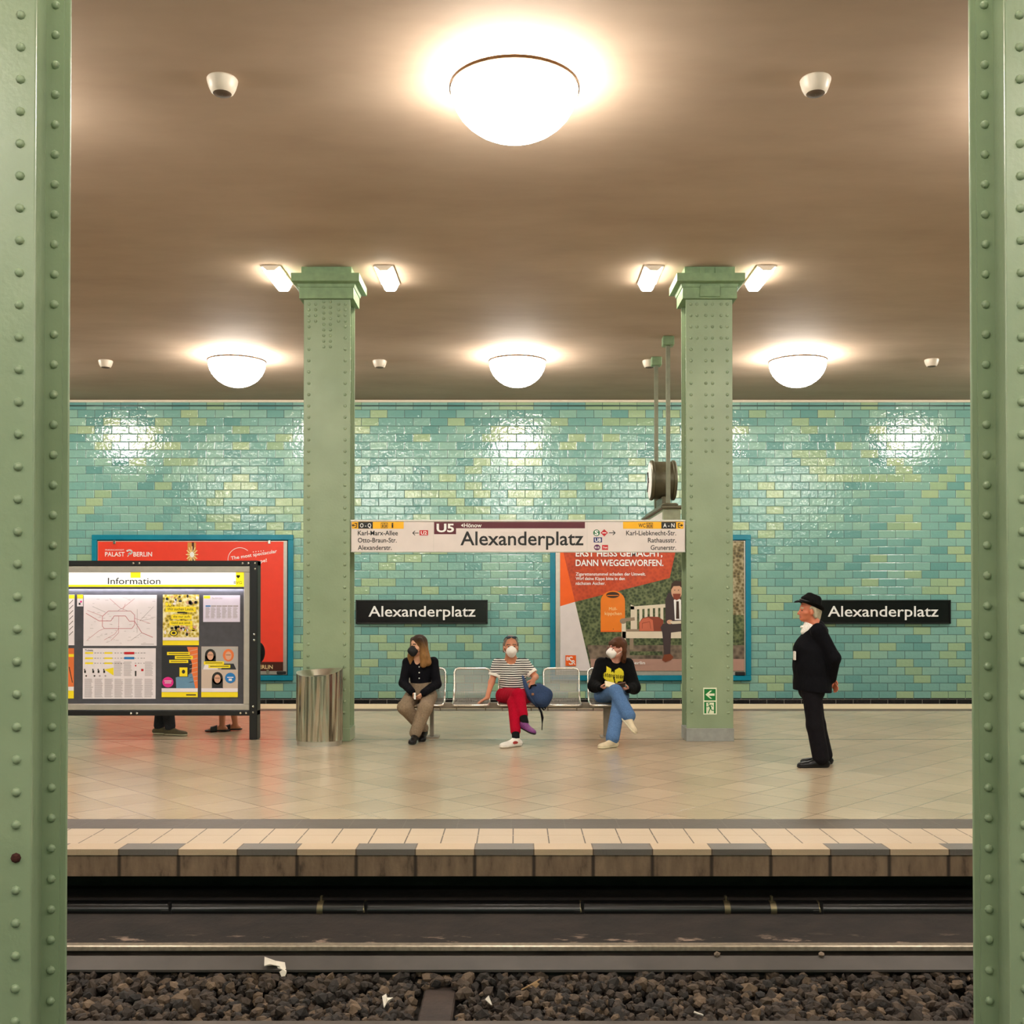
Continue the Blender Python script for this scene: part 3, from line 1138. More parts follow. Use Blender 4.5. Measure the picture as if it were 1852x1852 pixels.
# ------------------------------------------------------------------ information board on the platform
M_BOARDBK = pm('black_steel_frame', (20, 20, 22), .4, var=.15)
M_SILVER = pm('silver_inner_frame', (190, 184, 174), .4, .5, var=.05)
M_BACKING = pm('dark_grey_backing', (72, 72, 78), .7)
M_HEAD = glow('lit_header_white', (1.0, .97, .9), .12)
M_HEADY = glow('lit_header_yellow', (1.0, .80, .02), .12, (250, 215, 10))
YI = 12.72


def qi(x, y):
    return 120 + x / 4.209, 940 + y / 4.209


t = thing('information_board', 'black framed information board with lit header, left of the litter bin', 'notice board', (PX(243, YI), YI + .08, 0))
ul, ur = 20.5, 465.8
b = MB()
X0, X1 = PX(ul, YI), PX(ur, YI)
b.bbox(X0, X1, YI, YI + .16, PZ(1023.5, YI), PZ(1014, YI), b=.006)
b.build('cross_rail', M_BOARDBK, t)
b = MB()
b.bbox(X0, X1, YI, YI + .16, PZ(1294.2, YI), PZ(1284.6, YI), b=.006)
b.build('cross_rail', M_BOARDBK, t)
for ua, ub in ((ul, 34.5), (451.6, ur)):
    b = MB()
    b.bbox(PX(ua, YI), PX(ub, YI), YI - .004, YI + .164, 0, PZ(1013.8, YI), b=.006)
    b.build('leg', M_BOARDBK, t)
b = MB()
ui0, ui1 = 34.5, 451.6
X0, X1, Z0, Z1 = PX(ui0, YI), PX(ui1, YI), PZ(1284.6, YI), PZ(1023.5, YI)
w = .075
for a in ((X0, X1, Z0, Z0 + w), (X0, X1, Z1 - w, Z1), (X0, X0 + w, Z0 + w, Z1 - w), (X1 - w, X1, Z0 + w, Z1 - w)):
    b.bbox(a[0], a[1], YI + .01, YI + .13, a[2], a[3], b=.006)
b.build('inner_frame', M_SILVER, t)
b = MB(); b.box(X0 + w, X1 - w, YI + .085, YI + .13, Z0 + w, Z1 - w); back = b.build('back_panel', M_BACKING, t)
b = MB()
yh = YI + .035
rect(b, 45, 426.5, 1035, 1057.6, yh, M_HEAD)
rect(b, 45, 441, 1057.6, 1061.2, yh, M_HEADY)
rect(b, 426.5, 441, 1035, 1057.6, yh, M_HEADY)
rect(b, 236, 254, 1035, 1045, yh - .001, M_HEADY)
b.box(PX(45, YI), PX(441, YI), yh + .001, YI + .085, PZ(1061.2, YI), PZ(1035, YI), M_SILVER)
b.box(PX(45, YI), PX(441, YI), yh + .001, yh + .006, PZ(1065.4, YI), PZ(1061.2, YI), M_BACKING)
text(b, 'Information', 195, 290, 1045, 1056.4, yh - .002, K_BLACK, .004, ref='I')
text(b, 'BVG', 423, 437.4, 1051, 1056.2, yh - .002, K_BLACK, .0)
shape(b, [(430.6, 1046.2), (427.4, 1042.8), (427.8, 1040.2), (430, 1039.8), (430.7, 1041), (431.4, 1039.8), (433.6, 1040.2), (434, 1042.8)][::-1], yh - .002, K_BLACK)
hd = b.build('lit_header', None, t)
b = MB()
for x, y in ((510, 331), (556, 331), (1342, 331), (1386, 331), (1437, 331), (1437, 375), (1432, 873), (1432, 917), (1425, 1420), (1425, 1465), (497, 1472), (542, 1472), (1330, 1470), (1372, 1470)):
    u, v = qi(x, y)
    b = MB()
    b.rivet(PX(u, YI), YI - .003, PZ(v, YI), .015, n=10)
    b.build('bolt', M_CHROME, t)

YP = YI + .08
I_WHITE, I_LAV = flat('paper_white', (238, 230, 234), .5), flat('paper_lavender', (222, 214, 232), .5)
I_GREY, I_LINE, I_PINK = flat('print_grey', (168, 158, 162), .5), flat('print_map_line', (196, 120, 132), .5), flat('print_magenta', (226, 40, 140), .5)
I_YEL, I_BLK, I_ORA = flat('print_yellow', (250, 226, 30), .5), flat('print_black', (40, 38, 34), .5), flat('print_orange', (232, 120, 60), .5)
I_BLU, I_SKN, I_DKB = flat('print_blue', (30, 120, 190), .5), flat('print_skin', (216, 164, 136), .5), flat('print_denim', (104, 146, 176), .5)
I_MIX = foliage('print_busy_collage', ((50, 44, 20), (206, 180, 60), (244, 236, 190)), 26)
I_DARK, I_BEIGE = flat('print_dark_cloth', (38, 40, 46), .5), flat('print_beige', (206, 186, 170), .5)


def paper(x0, y0, x1, y1, mat):
    b = MB()
    u0, v0 = qi(x0, y0)
    u1, v1 = qi(x1, y1)
    rect(b, u0, u1, v0, v1, YP, mat)
    b.box(PX(u0, YP), PX(u1, YP), YP + .001, YP + .004, PZ(v1, YP), PZ(v0, YP), mat)
    return b


def qr(b, x0, y0, x1, y1, k, mat):
    u0, v0 = qi(x0, y0)
    u1, v1 = qi(x1, y1)
    rect(b, u0, u1, v0, v1, YP - .0012 * k, mat)


def ql(b, pts, w, k, mat):
    line(b, [qi(*p) for p in pts], w, YP - .0012 * k, mat)


def qd(b, x, y, rx, ry, k, mat, n=16):
    disc(b, *qi(x, y), rx / 4.209, ry / 4.209, YP - .0012 * k, mat, n)


def qt(b, s_, x0, x1, y0, y1, k, mat, bold=.01, ref=None):
    u0, v0 = qi(x0, y0)
    u1, v1 = qi(x1, y1)
    text(b, s_, u0, u1, v0, v1, YP - .0012 * k, mat, bold, ref)


rnd = random.Random(3)
# network map
b = paper(132, 572, 688, 960, I_WHITE)
ring = [(275, 735), (320, 695), (490, 695), (520, 725), (520, 800), (500, 828), (290, 828), (275, 810), (275, 735)]
ql(b, ring, 1.0, 1, I_LINE)
ql(b, [(150, 712), (250, 770), (340, 770), (365, 732), (450, 732), (480, 772), (520, 772), (575, 860), (660, 895)], 1.1, 2, I_LINE)
for pts in (([(330, 600), (420, 680), (520, 600)], [(390, 695), (420, 675), (470, 695)], [(160, 690), (280, 735)], [(560, 770), (665, 660)], [(560, 770), (665, 750)], [(340, 920), (400, 860), (400, 732)],
             [(160, 915), (250, 845), (290, 828)], [(490, 920), (575, 860)], [(290, 915), (370, 870), (400, 828)], [(520, 750), (640, 790)], [(200, 660), (300, 705)], [(450, 640), (430, 690)], [(540, 680), (540, 860)])):
    ql(b, pts, .6, 3, I_LINE if rnd.random() < .5 else I_GREY)
for k in range(60):
    x, y = rnd.uniform(150, 660), rnd.uniform(590, 940)
    ql(b, [(x, y), (x + rnd.uniform(10, 26), y)], .45, 1, I_GREY)
qr(b, 570, 945, 668, 949, 1, I_GREY)
b.build('network_map', None, t)['label'] = 'white network map poster with pink lines'
# timetable sheet
b = paper(128, 978, 682, 1362, I_WHITE)
qt(b, 'Tickets', 142, 205, 986, 1000, 1, I_BLK, .01, ref='T')
for r, y in enumerate((1014, 1054, 1092)):
    qr(b, 145, y - 7, 206, y + 7, 1, I_YEL)
    for x in range(215, 600, 22):
        if not 440 < x < 520:
            qr(b, x, y - 3, x + rnd.uniform(6, 16), y + 3, 1, I_GREY)
    qr(b, 292, y - 6, 352, y + 6, 2, I_YEL)
qr(b, 442, 1006, 520, 1024, 2, K_RED)
qr(b, 442, 1044, 520, 1062, 2, I_BLU)
for k, x in enumerate((142, 205, 245, 288)):
    qd(b, x, 1140, 5, 6, 2, I_BLK, 8); qr(b, x - 4, 1146, x + 10, 1166, 2, I_BLK)
    qd(b, x + 12, 1188, 7, 7, 2, I_GREY if k > 1 else I_BLK, 8)
shape(b, [qi(292, 1140), qi(362, 1185), qi(362, 1125)], YP - .0024, I_YEL)
qd(b, 530, 1110, 6, 7, 2, K_RED, 8); qr(b, 572, 1135, 590, 1152, 2, K_RED); qr(b, 524, 1150, 536, 1190, 2, I_BLK)
for c in range(7):
    for k in range(24):
        x = 142 + c * 76
        qr(b, x, 1210 + k * 6, x + rnd.uniform(50, 66), 1212.4 + k * 6, 1, I_GREY)
for c in (365, 440, 600):
    for k in range(14):
        qr(b, c, 1080 + k * 8, c + rnd.uniform(50, 64), 1083 + k * 8, 1, I_GREY)
b.build('fare_sheet', None, t)['label'] = 'white fare sheet with small print'
# yellow recruitment poster
b = paper(735, 570, 1010, 955, I_MIX)
for y0, y1, x0, x1, s_ in ((662, 702, 755, 985, 'Wir suchen Leute,'), (722, 756, 800, 955, 'die nur aufs'), (770, 804, 785, 960, 'Geld aus sind.')):
    qr(b, x0, y0, x1, y1, 1, I_YEL)
    qt(b, s_, x0 + 14, x1 - 14, y0 + 7, y1 - 12, 2, I_BLK, .006, ref='l')
qr(b, 845, 700, 905, 712, 2, I_BLK)
for k in range(44):
    x, y = rnd.uniform(745, 995), rnd.choice((rnd.uniform(580, 655), rnd.uniform(812, 880)))
    qd(b, x, y, rnd.uniform(6, 16), rnd.uniform(6, 16), 1, rnd.choice((I_BLK, I_SKN, I_YEL, I_WHITE, I_DARK)), 8)
qd(b, 818, 862, 32, 24, 2, I_BLK); qd(b, 818, 862, 25, 18, 3, I_YEL); qd(b, 818, 862, 14, 10, 4, I_BLK)
qr(b, 735, 895, 1010, 920, 3, I_WHITE); qr(b, 735, 918, 1010, 955, 3, I_YEL)
b.build('recruitment_poster', None, t)['label'] = 'yellow recruitment poster with a busy collage'
# route notice
b = paper(1042, 575, 1322, 778, I_LAV)
qr(b, 1046, 578, 1095, 600, 1, I_YEL)
qt(b, 'Baufahrplan', 1110, 1188, 590, 604, 1, I_GREY, .0, ref='B')
for x in range(1060, 1306, 42):
    qr(b, x, 652, x + 38, 662, 1, I_BLU if x == 1060 else I_GREY)
    for k in range(12):
        qr(b, x, 668 + k * 7, x + rnd.uniform(22, 36), 671.5 + k * 7, 1, I_GREY)
b.build('route_notice', None, t)['label'] = 'pale lavender route notice'
# phone poster
b = paper(728, 965, 1003, 1350, I_DARK)
shape(b, [qi(920, 968), qi(1003, 968), qi(1003, 1285), qi(945, 1285), qi(960, 1100)][::-1], YP - .0012, I_ORA)
shape(b, [qi(835, 1200), qi(960, 1170), qi(985, 1285), qi(840, 1285)][::-1], YP - .0024, I_DKB)
for k in range(8):
    ql(b, [(940, 1000 + k * 34), (1000, 985 + k * 34)], .8, 2, I_BEIGE)
qr(b, 858, 1118, 930, 1196, 4, I_BLK); qr(b, 864, 1124, 924, 1192, 5, I_YEL); qd(b, 894, 1156, 13, 15, 6, I_BLK, 10)
for y0, x0, x1 in ((1006, 768, 942), (1036, 828, 965), (1066, 785, 930)):
    qr(b, x0, y0, x1, y0 + 24, 5, I_YEL); qr(b, x0 + 12, y0 + 9, x1 - 12, y0 + 14, 6, I_BLK)
qd(b, 776, 1236, 43, 40, 6, I_PINK); qr(b, 748, 1224, 804, 1230, 7, I_WHITE); qr(b, 752, 1238, 800, 1244, 7, I_WHITE)
qr(b, 728, 1282, 1003, 1312, 6, I_WHITE); qr(b, 728, 1310, 1003, 1350, 6, I_YEL); qr(b, 915, 1328, 990, 1337, 7, I_BLK)
b.build('app_poster', None, t)['label'] = 'poster of a phone in a jeans pocket with a pink dot'
# portraits poster
b = paper(1030, 965, 1308, 1350, I_BEIGE)
qr(b, 1032, 967, 1306, 1140, 1, flat('print_haze', (176, 172, 168)))
for x, y, hc, cl in ((1098, 1035, I_BLK, I_WHITE), (1235, 1035, I_ORA, I_DARK), (1152, 1210, I_BLK, I_DARK)):
    qd(b, x, y - 4, 42, 48, 2, hc); qr(b, x - 42, y, x + 42, y + 60, 2, hc) if hc is I_BLK else None
    shape(b, [qi(x - 55, y + 104), qi(x - 40, y + 60), qi(x + 40, y + 60), qi(x + 60, y + 104)], YP - .0036, cl)
    qd(b, x, y, 24, 33, 4, I_SKN); ql(b, [(x - 18, y - 6), (x + 18, y - 6)], .8, 5, I_BLK)
for y0, x0, x1 in ((1078, 1048, 1202), (1104, 1084, 1250)):
    qr(b, x0, y0, x1, y0 + 24, 6, I_YEL); qr(b, x0 + 12, y0 + 9, x1 - 12, y0 + 14, 7, I_BLK)
qd(b, 1250, 1204, 40, 40, 6, I_BLU); qr(b, 1226, 1196, 1274, 1202, 7, I_WHITE); qr(b, 1238, 1208, 1262, 1226, 7, I_WHITE)
qr(b, 1030, 1282, 1308, 1312, 6, I_WHITE); qr(b, 1030, 1310, 1308, 1350, 6, I_YEL)
b.build('portrait_poster', None, t)['label'] = 'poster with three smiling portraits and a blue dot'
# cut-off sheets at the left
b = paper(-170, 570, 62, 955, I_WHITE)
qr(b, 20, 572, 62, 600, 1, I_YEL)
for k in range(7):
    ql(b, [(22, 640 + k * 40), (52, 610 + k * 40)], 1.0, 1, I_BLK)
b.build('area_map', None, t)['label'] = 'white area map cut off by the front column'
b = paper(-170, 978, 60, 1360, I_ORA)
qr(b, 20, 1022, 60, 1044, 1, I_YEL); qr(b, -170, 1300, 60, 1360, 1, I_YEL); qr(b, -170, 1270, 60, 1300, 1, I_WHITE)
ql(b, [(24, 1120), (50, 1240)], 1.6, 1, I_BLK)
b.build('event_poster', None, t)['label'] = 'orange poster cut off by the front column'
b = paper(82, 570, 127, 660, I_WHITE)
qr(b, 82, 570, 127, 600, 1, I_YEL); qd(b, 112, 624, 8, 8, 1, I_PINK, 10); qr(b, 94, 632, 108, 648, 1, I_BLK)
b.build('notice_card', None, t)['label'] = 'small white and yellow card'
# tube that lights the case, above the sheets
b = MB()
b.tube([(PX(50, YI), YI + .07, PZ(1063.2, YI)), (PX(437, YI), YI + .07, PZ(1063.2, YI))], .009, 8)
b.build('light_tube', glow('case_tube', (.93, .9, 1.0), 11.0), t)

# ------------------------------------------------------------------ stainless litter bin
def mat_stainless():
    t = NT('brushed_stainless')
    o = t.obj()
    x, y, z = t.xyz(o)
    n = t.noise(t.vec(t.math('MULTIPLY', x, 1.0), t.math('MULTIPLY', y, 1.0), t.math('MULTIPLY', z, .06)), 14, 1.2)
    t.base(S(206, 196, 180))
    t.set(Metallic=1.0, Roughness=.24)
    t.bump(n, 1.0, .12)
    return t.m


M_BINST = mat_stainless()
bx, by, bw, bd, bh = PX(578, 12.3), 12.32, .268, .21, .86
t = thing('litter_bin', 'round-fronted stainless steel litter bin in front of the platform column', 'bin', (bx, by, 0))


def bin_outline(w, d, n=28):
    pts = []
    for k in range(n):
        a = 2 * math.pi * k / n
        c, s_ = math.cos(a), math.sin(a)
        pts.append((bx + w * math.copysign(abs(c) ** .8, c), by + d * math.copysign(abs(s_) ** .8, s_)))
    return pts


b = MB()
o_ = bin_outline(bw, bd)
n = len(o_)


def top_z(p):                                   # the rim dips towards the front and rises at the right
    r = (p[0] - bx) / bw
    f = (by - p[1]) / bd
    return bh + .012 + .018 * r - .065 * max(0, f) * (1 - .3 * r * r)


v = [(x, y, .055) for x, y in o_] + [(x, y, top_z((x, y))) for x, y in o_]
inn = [(bx + (x - bx) * .93, by + (y - by) * .93) for x, y in o_]
v += [(x, y, top_z((x, y)) - .002) for x, y in inn] + [(bx + (x - bx) * .45, by + (y - by) * .45 + .03, bh - .07) for x, y in o_]
f = []
for r in range(3):
    for k in range(n):
        f.append((r * n + k, r * n + (k + 1) % n, (r + 1) * n + (k + 1) % n, (r + 1) * n + k))
f.append(tuple(range(n - 1, -1, -1)))
b.add(v, f[:n] + f[-1:], M_BINST)
b.add(v, f[n:-1] + [tuple(range(3 * n, 4 * n))], pm('plain_stainless', (206, 198, 184), .3, 1.0, var=.04))
b.build('body', None, t, smooth=35)
b = MB()
b.prism_z([(bx + (x - bx) * .96, by + (y - by) * .96) for x, y in o_], 0, .055)
b.build('base', M_ALU, t, smooth=35)
b = MB()
b.lathe([(.002, bh - .074), (.07, bh - .068), (.075, bh - .06), (.085, bh - .06)], (bx, by + .03, 0), 20)
b.build('throw_opening', M_SHADOWGAP, t, smooth=True)

# ------------------------------------------------------------------ exit sign stuck on the right column
ye = 12.58
t = thing('exit_sign', 'green exit sticker with arrow and running figure on the column', 'sign', (PX(1284, ye), ye, PZ(1293, ye)))
E_PALE, E_GREEN = flat('glow_sticker_pale', (232, 236, 208), .4), flat('exit_green', (10, 122, 52), .4)
b = MB(); b.box(PX(1271.6, ye), PX(1295.8, ye), ye, ye + .004, PZ(1292, ye), PZ(1243.6, ye)); b.build('sticker', E_PALE, t)
b = MB()
k1, k2, k3 = ye - .001, ye - .002, ye - .003
rect(b, 1273.2, 1294, 1246, 1266.6, k1, E_GREEN)
rect(b, 1273.2, 1294, 1269, 1290, k1, E_GREEN)
rect(b, 1277, 1290.8, 1270.6, 1290, k2, E_PALE)
shape(b, [(1275.4, 1256), (1284, 1248.8), (1287.6, 1248.8), (1281.6, 1254), (1292, 1254), (1292, 1258.2), (1281.6, 1258.2), (1287.6, 1263.4), (1284, 1263.4)][::-1], k2, E_PALE)
disc(b, 1281.6, 1272.6, 1.5, 1.5, k3, E_GREEN, 10)
line(b, [(1282.6, 1274.8), (1285, 1280.6)], 3, k3, E_GREEN)
line(b, [(1282.4, 1275.4), (1279.8, 1278), (1277.2, 1278)], 1.3, k3, E_GREEN)
line(b, [(1283.2, 1275.2), (1287.2, 1275), (1289, 1277.6)], 1.3, k3, E_GREEN)
line(b, [(1284.6, 1280), (1282.4, 1284.6), (1280.6, 1289.6)], 1.7, k3, E_GREEN)
line(b, [(1284.8, 1280.4), (1286.6, 1284.2), (1290.6, 1284.4)], 1.6, k3, E_GREEN)
b.build('pictogram', None, t)

# ------------------------------------------------------------------ wire bench with five seats
M_TUBE = pm('pale_steel_tube', (232, 226, 216), .25, .9, var=.05)
M_BEAM = pm('grey_bench_beam', (132, 122, 108), .5, .3)


def mat_mesh():
    t = NT('wire_mesh')
    x, y, z = t.xyz(t.obj())
    fx = t.math('FRACT', t.math('DIVIDE', x, .0145))
    fz = t.math('FRACT', t.math('DIVIDE', t.math('ADD', z, y), .05))
    wx = t.math('LESS_THAN', t.math('ABSOLUTE', t.math('SUBTRACT', fx, .5)), .31)
    wz = t.math('LESS_THAN', t.math('ABSOLUTE', t.math('SUBTRACT', fz, .5)), .05)
    a = t.math('MAXIMUM', wx, wz)
    t.base(S(136, 132, 124))
    t.set(Alpha=a, Metallic=.5, Roughness=.4)
    return t.m


M_MESH = mat_mesh()
YBM = 12.98
seatx = [PX(u, 12.75) for u in (768, 851, 934.5, 1018, 1101)]
t = thing('bench', 'row of five wire mesh seats on one beam, between the platform columns', 'bench', (PX(934.5, YBM), YBM, 0))
ZF, ZB, ZT = .415, .45, .83
SIDE = [(12.72, ZF), (12.80, ZF + .018), (12.95, ZF + .012), (13.06, ZF + .03), (13.115, ZF + .075), (13.15, ZF + .16), (13.19, .70), (13.215, ZT)]
for sx in seatx:
    w = .222
    s = bpy.data.objects.new('seat', None)
    COL.objects.link(s)
    s.parent = t
    s.location = Vector((sx, YBM, ZF)) - world_loc(t)
    b = MB()
    loop = [(sx - w, y, z) for y, z in SIDE[:-1]] + [(sx - w, 13.205, ZT - .05), (sx - w + .015, 13.212, ZT - .014), (sx - w + .05, 13.215, ZT), (sx + w - .05, 13.215, ZT), (sx + w - .015, 13.212, ZT - .014), (sx + w, 13.205, ZT - .05)] + \
           [(sx + w, y, z) for y, z in SIDE[:-1][::-1]]
    loop = [loop[0]] + loop[1:]
    loop[0] = (sx - w, 12.735, ZF + .004)
    loop[-1] = (sx + w, 12.735, ZF + .004)
    loop = [(sx - w + .03, 12.72, ZF)] + loop + [(sx + w - .03, 12.72, ZF)]
    b.tube(loop, .0125, 8, closed=True)
    b.build('frame', M_TUBE, s, smooth=60)
    b = MB()
    v, f = [], []
    for y, z in SIDE:
        v += [(sx - w, y, z), (sx + w, y, z)]
    for i in range(len(SIDE) - 1):
        f.append((2 * i, 2 * i + 1, 2 * i + 3, 2 * i + 2))
    b.add(v, f)
    b.build('mesh_panel', M_MESH, s, smooth=True)
    b = MB()
    for q_ in (-w * .8, w * .8):
        b.bbox(sx + q_ - .012, sx + q_ + .012, 12.86, 13.04, .365, ZF + .012, b=.004)
        b.bbox(sx + q_ - .006, sx + q_ + .006, 12.9, 12.93, .33, .368, b=.002)
    b.build('bracket', M_BEAM, s)
b = MB()
b.bbox(seatx[0] - .3, seatx[-1] + .28, YBM - .045, YBM + .045, .355, .425, b=.006)
b.build('beam', M_BEAM, t)
for u in (781, 1099):
    x = PX(u, 12.95)
    b = MB()
    wl = .022 if u < 900 else .052
    b.bbox(x - wl, x + wl, YBM - .04, YBM + .04, .012, .356, b=.004)
    b.bbox(x - .09, x + .09, YBM - .13, YBM + .13, 0, .012, b=.003)
    b.build('leg', M_BEAM, t)

# ------------------------------------------------------------------ hanging clock with train indicator
M_POLE = pm('grey_green_pole', (124, 126, 104), .45, .2)
M_DRUM = pm('dark_olive_metal', (92, 87, 66), .4, .3)
M_FACE = pm('clock_face_white', (242, 236, 230), .4, var=.02)
M_PANEL = pm('grey_green_panel', (150, 154, 126), .5)
xc = 2.30
t = thing('clock', 'double-faced clock on hanger poles above a train indicator box, beside the right column', 'clock', (xc, 16.6, 2.55))
ZBX = PZ(911, 15.75)
for y in (15.9, 17.25):
    b = MB()
    b.box(xc - .03, xc + .03, y - .03, y + .03, ZBX - .06, Z_CEIL - .1)
    b.build('pole', M_POLE, t)
    b = MB()
    b.bbox(xc - .085, xc + .085, y - .085, y + .085, Z_CEIL - .14, Z_CEIL, b=.01)
    b.build('ceiling_plate', M_CAPITAL, t)
cy, cz, cr = 16.55, PZ(868, 16.5), .315
b = MB()


def drum_ring(x, r):
    return [(x, cy + r * math.cos(2 * math.pi * k / 40), cz + r * math.sin(2 * math.pi * k / 40)) for k in range(40)]


prof = [(-.20, .27), (-.20, .3), (-.185, .315), (-.15, .315), (-.14, .295), (.14, .295), (.15, .315), (.185, .315), (.20, .3), (.20, .27)]
v = [p for dx, r in prof for p in drum_ring(xc + dx, r)]
f = []
for i in range(len(prof) - 1):
    for k in range(40):
        f.append((i * 40 + k, (i + 1) * 40 + k, (i + 1) * 40 + (k + 1) % 40, i * 40 + (k + 1) % 40))
b.add(v, f)
b.build('drum', M_DRUM, t, smooth=40)
for s in (-1, 1):
    b = MB()
    r_ = drum_ring(xc + s * .202, .285)
    b.add(r_ + [(xc + s * .215, cy, cz)], [((k, (k + 1) % 40, 40) if s > 0 else ((k + 1) % 40, k, 40)) for k in range(40)])
    fc = b.build('face', M_FACE, t, smooth=True)
    xf = xc + s * .219
    for a, L, wd in ((math.radians(60), .15, .012), (math.radians(-50), .22, .008)):
        dy, dz = math.cos(a), math.sin(a)
        b = MB()
        b.tube([(xf, cy - dy * .04, cz - dz * .04), (xf, cy + dy * L, cz + dz * L)], wd, 6)
        b.build('hour_hand' if L < .2 else 'minute_hand', K_BLACK, fc)
b = MB()
b.bbox(xc - .10, xc + .16, 15.72, 18.1, 2.55, ZBX - .06, b=.01)
b.build('indicator_box', M_PANEL, t)
b = MB()
b.bbox(xc - .14, xc + .2, 15.66, 18.16, ZBX - .075, ZBX - .03, b=.01)
b.bbox(xc - .10, xc + .14, 15.8, 18.05, ZBX - .03, ZBX + .02, b=.02)
b.bbox(xc - .05, xc + .05, 16.2, 16.9, ZBX + .0, cz - .285, b=.01)
b.build('cap', M_DRUM, t)
b = MB()
xs = xc - .104
b.box(xs, xs + .01, 15.82, 18.0, 2.60, ZBX - .12, K_WHITE)
for k, (ya_, yb_, za, zb_) in enumerate(((15.95, 16.05, .1, .24), (16.1, 16.2, .1, .24), (16.5, 17.1, .12, .2), (17.2, 17.8, .12, .2))):
    b.box(xs - .002, xs, ya_, yb_, ZBX - .12 - zb_, ZBX - .12 - za, M_DRUM)
b.build('sign_panel', None, t)

# ------------------------------------------------------------------ the track
def mat_rail():
    t = NT('rail_steel')
    p = t.pos()
    x, y, z = t.xyz(p)
    n = t.noise(t.vec(t.math('MULTIPLY', x, .8), y, t.math('MULTIPLY', z, 3)), 5, 4)
    c = t.ramp(n, [(.3, S(50, 42, 36)), (.7, S(82, 72, 64))])
    t.base(c)
    t.set(Metallic=.4, Roughness=.5)
    return t.m


M_RAIL = mat_rail()
M_RAILTOP = pm('worn_rail_head', (168, 156, 138), .32, .5, var=.2, scale=30)
M_TUBEBK = pm('black_power_rail_cover', (16, 16, 17), .3)


def rail(label, y, ztop, zb):
    t = thing('rail', label, 'rail', (0, y, zb))
    b = MB()
    h = ztop - zb
    prof = [(-.065, zb), (.065, zb), (.065, zb + .012), (.012, zb + .035), (.010, ztop - .042), (.034, ztop - .034), (.034, ztop - .012), (-.034, ztop - .012), (-.034, ztop - .034), (-.010, ztop - .042), (-.012, zb + .035), (-.065, zb + .012)]
    b.prism_x([(y + a, z) for a, z in prof], XL, XR)
    b.build('web_and_foot', M_RAIL, t)
    b = MB()
    b.prism_x([(y - .035, ztop - .03), (y + .035, ztop - .03), (y + .035, ztop - .006), (y + .026, ztop), (y - .026, ztop), (y - .035, ztop - .006)], XL, XR)
    b.build('head', M_RAILTOP if 'far' in label else M_RAIL, t)
    return t


Z_RT = -.44
rail('running rail on the far side of the track, below the platform edge', 6.53, Z_RT, -.60)
rail('rusty running rail along the bottom edge of the picture', 5.33, -.445, -.60)
# guard beam on the track side of the far rail
t = tag(bpy.data.objects.new('guard_beam', None), 'dark grey steel guard beam in front of the far rail', 'beam')
COL.objects.link(t)
t.location = (0, 6.36, -.70)
b = MB()
b.prism_x([(6.36, -.70), (6.43, -.70), (6.43, -.478), (6.40, -.470), (6.28, -.511), (6.28, -.525), (6.36, -.50)], XL, XR)
b.build('beam_face', pm('guard_beam_grey', (70, 65, 61), .5, .2, var=.2, scale=3), t)

# ledge and power rail under the platform edge
b = MB()
b.prism_x([(6.66, Z_TRACK), (7.64, Z_TRACK), (7.64, -.38), (7.2, -.40), (6.95, -.44), (6.66, -.50)], XL, XR)
struct(b, 'trim_4', M_LEDGE)
t = tag(bpy.data.objects.new('power_rail', None), 'black power rail cover running under the platform edge', 'power rail')
COL.objects.link(t)
t.location = (0, 7.18, -.4)
zp = PZ(1641, 7.15)
b = MB()
pts = [(7.15 + .068 * math.cos(2 * math.pi * k / 20), zp + .052 * math.sin(2 * math.pi * k / 20)) for k in range(20)]
b.prism_x(pts, XL, XR)
b.build('cover', M_TUBEBK, t, smooth=40)
M_CLAMP = pm('dull_clamp', (120, 110, 86), .35, .8)
for u in (580, 1314, 1397):
    x = PX(u, 7.1)
    b = MB()
    b.prism_x([(7.15 + (a - 7.15) * 1.07, zp + (z - zp) * 1.07) for a, z in pts], x - .02, x + .02)
    b.bbox(x - .008, x + .008, 7.14, 7.17, zp + .05, zp + .085, b=.002)
    b.build('clamp', M_CLAMP, t, smooth=40)
for u in (308, 660, 1050, 1480):
    x = PX(u, 7.1)
    b = MB()
    b.bbox(x - .035, x + .035, 7.16, 7.24, -.412, zp, b=.008)
    b.bbox(x - .055, x + .03, 7.08, 7.2, -.425, -.39, b=.008)
    b.tube([(x + .01, 7.09, -.40), (x + .01, 7.09, -.34)], .012, 8)
    b.build('insulator', M_TUBEBK, t)
    if u > 600:
        b = MB()
        b.prism_x([(7.15 + (a - 7.15) * 1.05, zp + (z - zp) * 1.05) for a, z in pts], x - .006, x + .006)
        b.build('strap', M_CLAMP, t, smooth=40)

# sleepers
M_SLEEP = mat_dark('tarred_sleeper', (36, 27, 22), (62, 48, 40), .8)
sp0 = None
for k in range(-5, 6):
    xk = PX(790, 5.9) + k * 2.9
    if sp0 is None:
        b = MB(); b.bbox(xk - .095, xk + .095, 4.9, 6.34, Z_TRACK, -.602, b=.01)
        sp0 = b.build('sleeper', M_SLEEP, loc=(xk, 5.6, Z_TRACK))
        o = sp0
    else:
        o = sp0.copy(); COL.objects.link(o)
    o.location = (xk, 5.6, Z_TRACK)
    if k == 0:
        tag(o, 'dark wooden sleeper showing between the ballast stones under the bench', 'sleeper')
    else:
        tag(o, 'sleeper buried in the ballast beyond the frame or under stones', 'sleeper', 'buried sleepers')

# ballast stones
M_STONE = None


